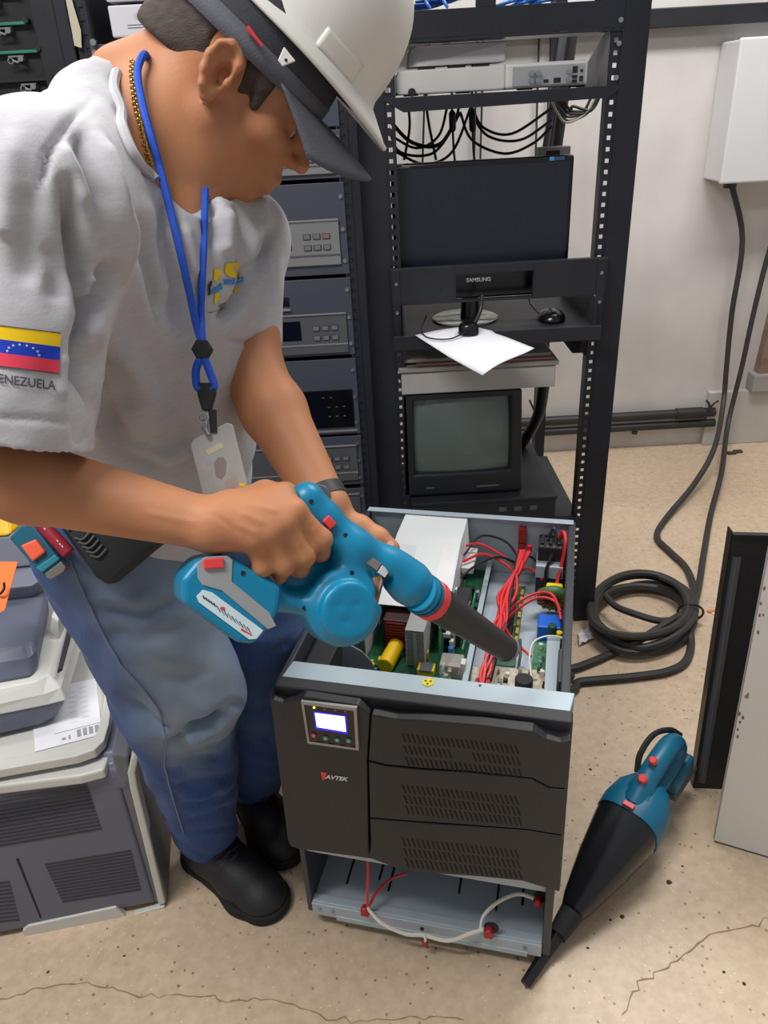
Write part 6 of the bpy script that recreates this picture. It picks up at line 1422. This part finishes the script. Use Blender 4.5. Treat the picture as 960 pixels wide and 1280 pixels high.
# belt
mb = MB(); P = []
for i in range(41):
    a = i / 40 * 2 * math.pi; P.append(pelv + tu * .048 + tf * math.cos(a) * .113 + tl * math.sin(a) * .150)
P = np.array(P); mb.grid(np.array([P - tu * .017, P + tu * .017])); mb.build('belt', mat('black_belt', (28, 28, 30), .5), person, 0, 2, solid=.004)

# ---------------- shoes
def shoe(heel, toe, ank, name):
    d = nrm(toe - heel); sdv = np.cross(UZ, d); Lf = np.linalg.norm(toe - heel); ax3 = [d, sdv, UZ]
    lo = np.minimum.reduce([heel, toe, ank]) - .09; hi = np.maximum.reduce([heel, toe, ank]) + .09; lo[2] = -.012
    S = SDF(lo, hi, .0032)
    q = lambda f, s, z: heel + d * Lf * f + sdv * s + UZ * z
    S.cone(q(.16, 0, .05), q(.30, 0, .055), .040, .045, .02); S.cone(q(.30, 0, .052), q(.62, 0, .035), .046, .046, .02); S.cone(q(.62, 0, .030), q(.84, 0, .022), .046, .040, .02); S.cone(ank - V(0, 0, .0), q(.26, 0, .07), .043, .045, .02)
    S.ell(q(.80, 0, .026), ax3, (.056, .048, .030), .01)
    S.cone(q(.50, -.022, .078), q(.50, .022, .078), .006, .006, .008); S.cone(q(.58, -.024, .072), q(.58, .024, .072), .006, .006, .008); S.cone(q(.42, -.022, .086), q(.42, .022, .086), .006, .006, .008)
    S.box(q(.5, 0, -.10), ax3, (.4, .3, .112), .001, 0, 'sub')
    Vv, F = S.mesh(); Vv = smooth_mesh(Vv, F, 2); up_ = npmesh(name, Vv, F, shoem, person)
    S = SDF(lo, hi, .0036)
    for f0, f1, r0, r1 in ((.15, .40, .045, .042), (.40, .70, .042, .056), (.70, .85, .056, .050)): S.cone(q(f0, 0, .012), q(f1, 0, .012), r0, r1, .01)
    S.box(q(.5, 0, .10 + .022), ax3, (.4, .3, .10), .001, .002, 'sub'); S.box(q(.5, 0, -.1), ax3, (.4, .3, .1005), .001, 0, 'sub')
    Vv, F = S.mesh(); Vv = smooth_mesh(Vv, F, 1); npmesh('sole', Vv, F, solem, up_)
    lm = MB()
    for f0, z in ((.42, .1015), (.47, .097), (.52, .092), (.57, .087)): lm.tube([q(f0, -.026, z - .012), q(f0 + .015, 0, z), q(f0, .026, z - .012)], .0028, 6)
    lm.build('laces', mat('grey_lace', (52, 52, 58), .8), up_, 0, True)
    return up_
hR, tR = gz(239, 1062), gz(350, 1142); shoe(hR, tR, RLg[4] + V(0, 0, .04), 'shoe')
hL = gz(278, 985) ; tL = hL + nrm(V(.60, -.80, 0)) * .265; shoe(V(LLg[4][0] - .045, LLg[4][1] + .06, 0), V(LLg[4][0] - .045, LLg[4][1] + .06, 0) + nrm(V(.52, -.85, 0)) * .255, LLg[4] + V(0, 0, .03), 'shoe')

# ---------------- cap and hard hat (things worn, liftable)
CP_P = math.radians(45)
cf = V(math.cos(PSI) * math.cos(CP_P), math.sin(PSI) * math.cos(CP_P), -math.sin(CP_P)); cu = np.cross(cf, hl); CAX = [cf, hl, cu]
cap = thing('visor_cap', 'dark grey cap with long visor worn under the white hard hat', 'cap', hd(.02, 0, .04))
capm = mat('cap_grey_cloth', (88, 90, 99), .85, 0, .06, 30, .3, 400); capd = mat('cap_dark_cloth', (52, 53, 60), .85, 0, .06, 30, .3, 400)
S = SDF(HO - .18, HO + .2, .0030)
S.ell(hd(-.002, 0, .050), HAX, (.108, .086, .100), 0)
bandp = gd(312, 72, .83)
S.box(bandp - cu * .15 + hl * .08, CAX, (.3, .3, .15), .002, .003, 'sub'); S.ell(hd(-.004, 0, .047), HAX, (.101, .079, .092), 0, 'sub')
Vc, Fc = S.mesh(); npmesh('crown', smooth_mesh(Vc, Fc, 1), Fc, capd, cap)
# band around the cap
P = []
bc = hd(-.002, 0, .050); hgt0 = (bandp - bc) @ cu
for i in range(49):
    a = i / 48 * 2 * math.pi; P.append(bc + cu * hgt0 + cf * math.cos(a) * .1075 + hl * math.sin(a) * .0858)
P = np.array(P); mb = MB(); mb.grid(np.array([P - cu * .002, P + cu * .020])); mb.build('band', capm, cap, 0, 2, solid=.003)
# visor
R_ = []
vb = bc + cu * (hgt0 + .004)
for j in range(9):
    row = []
    for i in range(25):
        a = (i / 24 - .5) * math.radians(124); f0 = j / 8; el = abs(i / 24 - .5) * 2
        base_ = vb + cf * (math.cos(a) * .106 + f0 * (.090 - .020 * el ** 4)) + hl * math.sin(a) * (.086 - .008 * f0 * el ** 4)
        row.append(base_ - cu * (.040 * (math.sin(a) ** 2) * f0 + .008 * f0 * f0))
    R_.append(row)
mb = MB(); mb.grid(np.array(R_)); mb.build('visor', capm, cap, 0, 2, solid=.003)
c = gd(318, 46, .798); mb = MB(); mb.tube([c - cf * .011 + cu * .002, c + cf * .011 - cu * .001], [.0025, .0015], 6); mb.build('red_tag', redp, cap, 0, True)

hat = thing('hard_hat', 'scuffed white hard hat worn over the grey cap', 'hard hat', hd(.03, 0, .10))
hatm = mat('hat_white', (221, 219, 212), .38, 0, .03, 6, .03, 60, dirt=((184, 176, 164), .70, 9))
HP = math.radians(45)
gf = V(math.cos(PSI) * math.cos(HP), math.sin(PSI) * math.cos(HP), -math.sin(HP)); gu = np.cross(gf, hl); GAX = [gf, hl, gu]
gc = gd(359, 46, .900)
def hs(a, t_):
    """hat surface: a angle round, t_ 0 brim edge .. 1 crown"""
    ca, sa = math.cos(a), math.sin(a)
    if t_ < .18:
        k = t_ / .18; ef = (.150 + .014 * max(0, ca) ** 2) * (1 - k) + .120 * k; el = .116 * (1 - k) + .101 * k; zz = -.012 * max(0, ca) ** 2 * (1 - k) + .012 * k
    else:
        k = (t_ - .18) / .82; q = max(0.0, math.cos(k * math.pi / 2)) ** .62; ef = .120 * q; el = .101 * q; zz = .012 + .128 * math.sin(k * math.pi / 2) ** .9
        rd = .006 * math.exp(-(el * sa / .022) ** 2) * math.sin(min(1, k * 1.6) * math.pi / 2); zz += rd * math.sin(k * math.pi / 2); ef += rd * .5 * (1 - k)
    return gc + gf * ca * ef + hl * sa * el + gu * zz
nA, nT = 64, 30; P = np.array([[hs(2 * math.pi * i / nA, j / nT) for i in range(nA + 1)] for j in range(nT + 1)])
mb = MB(); mb.grid(P); shell = mb.build('shell', hatm, hat, 0, 2, solid=.0032)
for k_ in (-1, 1):
    Pp = np.array([[hs(a, t_) + (hs(a, t_) - gc) * .010 for a in np.linspace(k_ * .80, k_ * 1.30, 12)] for t_ in np.linspace(.175, .25, 6)]); mb = MB(); mb.grid(Pp); mb.build('slot_boss', hatm, hat, 0, 2, solid=.004)
mb = MB(); mb.tube([hs(2 * math.pi * i / 48, 0) for i in range(49)], .0032, 8, False); mb.build('brim_bead', hatm, hat, 0, True)
c = gd(359, 73, .795); mb = MB(); mb.prism([c + gf * .008 + gu * .004, c - gf * .009 + gu * .006, c - gf * .006 - gu * .008, c + gf * .001 - gu * .009], hl * .003); tb_ = mb.build('strap_tab', hatm, hat, .001)
mb = MB(); mb.cyl(c - hl * .0006 - gu * .002, c + hl * .001 - gu * .002, .0016, 8); mb.build('rivet', blackm, tb_)
P = []
for i in range(49):
    a = i / 48 * 2 * math.pi; P.append(gc + gu * .006 + gf * math.cos(a) * .112 + hl * math.sin(a) * .093)
P = np.array(P); mb = MB(); mb.grid(np.array([P - gu * .012, P + gu * .022])); mb.build('suspension_band', blackm, hat, 0, 2, solid=.002)

# ---------------- lanyard with badge, chain, watch
lan = thing('lanyard', 'blue cord lanyard round the neck with a clear badge hanging from it', 'lanyard', gd(255, 500, .86))
cordm = mat('blue_cord', (28, 82, 196), .7, 0, .1, 80, .3, 500)
def surf(pix, off):
    out = []
    for x, y in pix:
        a = cast(Tsh, x, y, off); b = cast(Tskin, x, y, off); c = [q for q in (a, b) if q is not None]
        if c: out.append(min(c, key=lambda q: (q - CP) @ CF))
    return out
def cordpath(pix, off, n=36):
    L0 = np.r_[0, np.cumsum(np.hypot(*np.diff(np.array(pix, float), axis=0).T))]; s0 = np.linspace(0, L0[-1], n)
    X = np.interp(s0, L0, [p[0] for p in pix]); Y = np.interp(s0, L0, [p[1] for p in pix]); D = []
    for x, y in zip(X, Y): q_ = surf([(x, y)], off); D.append((q_[0] - CP) @ CF if q_ else D[-1])
    D = np.array(D); D = np.array([D[max(0, i - 2):i + 3].min() for i in range(n)])
    for _ in range(3): D = np.r_[D[0], (D[:-2] + 2 * D[1:-1] + D[2:]) / 4, D[-1]]
    return [gd(x, y, d) for x, y, d in zip(X, Y, D)]
tog = gd(253, 437, .835)

p1 = cordpath([(180, 68), (173, 78), (172, 98), (178, 130), (187, 165), (196, 195), (206, 235), (217, 280), (229, 330), (240, 380)], .0115)
mb = MB(); mb.tube(spline([p1[0] + CF * .045 + CR * .004, p1[0] + CF * .02 + CU * .004] + p1[::2] + [gd(247, 412, .838), tog + CU * .008], 4), .0042, 8); mb.build('cord', cordm, lan, 0, True)
p2 = cordpath([(257, 236), (256, 262), (255, 300), (253, 345), (251, 385)], .006)
p2 = [p2[0] + CU * .006 + CF * .04] * 1 + [p2[0]] + p2
mb = MB(); mb.tube(spline(p2[1::2] + [gd(252, 412, .838), tog + CU * .008], 4), .0042, 8); mb.build('cord', cordm, lan, 0, True)
mb = MB(); hx6 = [tog + CR * .0115 * math.cos(k * math.pi / 3) + CU * .0115 * math.sin(k * math.pi / 3) for k in range(6)]; mb.prism([p + CF * .005 for p in hx6], CF * -.010); mb.build('toggle', blackm, lan, .0015)
for s in (-1, 1):
    mb = MB(); mb.tube(spline([tog - CU * .009 + CR * .002 * s, gd(253 + 8 * s, 462, .838), gd(257 + 11 * s, 482, .838), gd(257 + 6 * s, 487, .838)], 4), .0045, 8); mb.build('cord_loop', cordm, lan, 0, True)
mb = MB(); mb.prism([gd(x, y, .834) for x, y in ((246, 478), (269, 478), (269, 492), (263, 513), (252, 513), (246, 492))], CF * .009); mb.build('buckle', blackm, lan, .002)
mb = MB(); mb.prism([gd(x, y, .836) for x, y in ((260, 512), (270, 512), (271, 541), (263, 541))], CF * .003); mb.build('strap', blackm, lan)
mb = MB(); mb.torus(gd(254, 522, .834), CF, .0055, .0013, 14, 6); mb.torus(gd(255, 531, .835), nrm(CF + CR), .005, .0013, 14, 6); mb.cyl(gd(256, 535, .834), gd(261, 544, .834), .003, 8); mb.build('clip', screwm, lan, 0, True)
bdg = [(238, 556), (242, 549), (284, 528), (291, 531), (313, 620), (256, 628)]
mb = MB(); mb.prism([gd(x, y, .838) for x, y in bdg], CF * .003); bg_ = mb.build('badge_holder', mat('cloudy_vinyl', (170, 168, 164), .3, 0, .10, 30), lan, .001)
def bpatch(name, pix, M): mb = MB(); mb.prism([gd(x, y, .8377) for x, y in pix], CF * .0004); mb.build(name, M, bg_)
bpatch('card_band', [(257, 563), (276, 553), (280, 559), (260, 569)], mat('faint_gold', (196, 190, 158), .5))
bpatch('card_portrait', [(267, 579), (272, 572), (279, 571), (283, 577), (282, 592), (277, 599), (270, 596)], mat('portrait_grey', (140, 128, 126), .5))
bpatch('card_text', [(256, 575), (262, 572), (264, 580), (258, 583)], mat('faint_blue', (160, 166, 178), .5)); bpatch('card_text', [(280, 602), (295, 594), (299, 612), (284, 616)], mat('faint_red', (172, 154, 148), .5))
mb = MB(); mb.prism([gd(x, y, .8412) for x, y in ((290, 605), (306, 599), (314, 616), (296, 622))], CF * .001); sy = mb.build('key_tag', mat('lilac_tag', (176, 178, 196), .5), lan)
for x, y in ((300, 612), (303, 606), (306, 612)):
    mb = MB(); c = gd(x, y, .8385); mb.box(c, (.006, .004, .002), [CR, CU, CF]); mb.build('tag_mark', yellp, sy)
# gold chain
ch = thing('neck_chain', 'gold curb chain round the neck beside the blue cord', 'necklace', gd(180, 150, .9))
cp_ = surf([(x, y) for x, y in zip(np.interp(np.linspace(0, 1, 60), [0, .1, .4, .7, 1], [167, 166, 169, 176, 187]), np.linspace(80, 210, 60))], .002)
gold = mat('gold', (206, 168, 84), .25, .95, .1); L_ = [0.0]
for a, b in zip(cp_[:-1], cp_[1:]): L_.append(L_[-1] + np.linalg.norm(b - a))
nl = int(L_[-1] / .0042); mb = MB()
for i in range(nl):
    s_ = i / nl * L_[-1]; p = np.array([np.interp(s_, L_, np.array(cp_)[:, k]) for k in range(3)]); mb.torus(p, nrm(CF + CR * (.5 if i % 2 else -.5) + V(0, 0, .1)), .0027, .0009, 10, 5)
mb.build('links', gold, ch, 0, True)['kind'] = 'stuff'
# wrist watch on the far wrist
wx = nrm(wrL - elL); wc = wrL - wx * .012
wt = thing('wristwatch', 'dark wristwatch on the far wrist above the blower', 'watch', wc)
mb = MB(); mb.lathe(wc, wx, [(-.008, .0285), (-.008, .0305), (.008, .0300), (.008, .0280)], 28); mb.build('strap', mat('watch_strap', (48, 46, 48), .5), wt, 0, True)
mb = MB(); c = wc - CF * .029 + CU * .004; mb.cyl(c - nrm(CF) * .004, c + CF * .004, .012, 20); mb.build('case', silverd, wt, .001, True)

# ---------------- tools on the belt
ho = thing('belt_pouch', 'black ribbed pouch hanging on the belt over the hip', 'pouch', gy(130, 725, .83))
def onj(x, y, off): 
    q = cast(Tj, x, y, off); return q
refd = np.mean([(q - CP) @ CF for q in (onj(x, y, 0) for x, y in ((110, 690), (140, 690), (160, 710))) if q is not None]) - .030
pix = [(62, 642), (100, 628), (170, 640), (214, 668), (186, 690), (160, 712), (135, 733), (118, 722), (88, 680)]
mb = MB(); mb.prism([gd(x, y, refd - .004) for x, y in pix], CF * .034); po = mb.build('pouch', mat('pouch_black', (30, 31, 35), .65, 0, .15, 30, .2, 200), ho, .006)
for i in range(5):
    a = (93 + i * 5, 672 + i * 5.5); mb = MB(); mb.tube(spline([gd(a[0], a[1], refd - .006), gd(a[0] + 10, a[1] + 2, refd - .007), gd(a[0] + 20, a[1] - 8, refd - .006)], 4), .0016, 6); mb.build('rib', silverd, po, 0, True)
mb = MB(); mb.tube([gd(84, 662, refd - .006), gd(97, 651, refd - .006)], .0018, 6); mb.build('zip_pull', silverm, po, 0, True)
kn = thing('utility_knife', 'teal utility knife with orange slider clipped beside the pouch', 'knife', gd(45, 700, refd))
mb = MB(); mb.prism([gd(x, y, refd - .010) for x, y in ((10, 672), (28, 655), (40, 654), (78, 704), (80, 712), (66, 718), (54, 720), (44, 712))], CF * .018); kb = mb.build('handle', mat('knife_teal', (20, 90, 112), .4), kn, .003)
mb = MB(); mb.prism([gd(x, y, refd - .016) for x, y in ((25, 682), (44, 674), (56, 690), (40, 702))], CF * .007); mb.build('slider', mat('slider_orange', (238, 96, 66), .45), kn, .002)
mb = MB(); mb.prism([gd(x, y, refd - .013) for x, y in ((44, 710), (68, 693), (74, 699), (52, 716))], CF * .006); mb.build('collar', mat('knife_teal_light', (40, 130, 150), .4), kn, .0015)
mb = MB(); mb.prism([gd(x, y, refd - .011) for x, y in ((56, 717), (76, 702), (82, 708), (80, 714), (64, 724), (58, 722))], CF * .012); mb.build('metal_tip', mat('brass_steel', (150, 142, 132), .3, .7), kn, .001)
rm = thing('marker_pen', 'red labelled marker tucked between knife and pouch', 'marker', gd(68, 672, refd))
a, b = gd(52, 655, refd - .006), gd(86, 692, refd - .006); mb = MB(); mb.tube([a, b], .0085, 12); rb = mb.build('barrel', mat('maroon_label', (150, 30, 50), .45), rm, .001, True)
mb = MB(); mb.tube([a - nrm(b - a) * .02, a], .0078, 12); mb.build('cap', teald, rm, .001, True)
for x, y in ((72, 676), (75, 680), (78, 683), (56, 661)):
    c = gd(x, y, refd - .0153); mb = MB(); mb.box(c, (.003, .0012, .0006), [nrm(b - a), np.cross(CF, nrm(b - a)), CF]); mb.build('lettering', white_ink, rb)
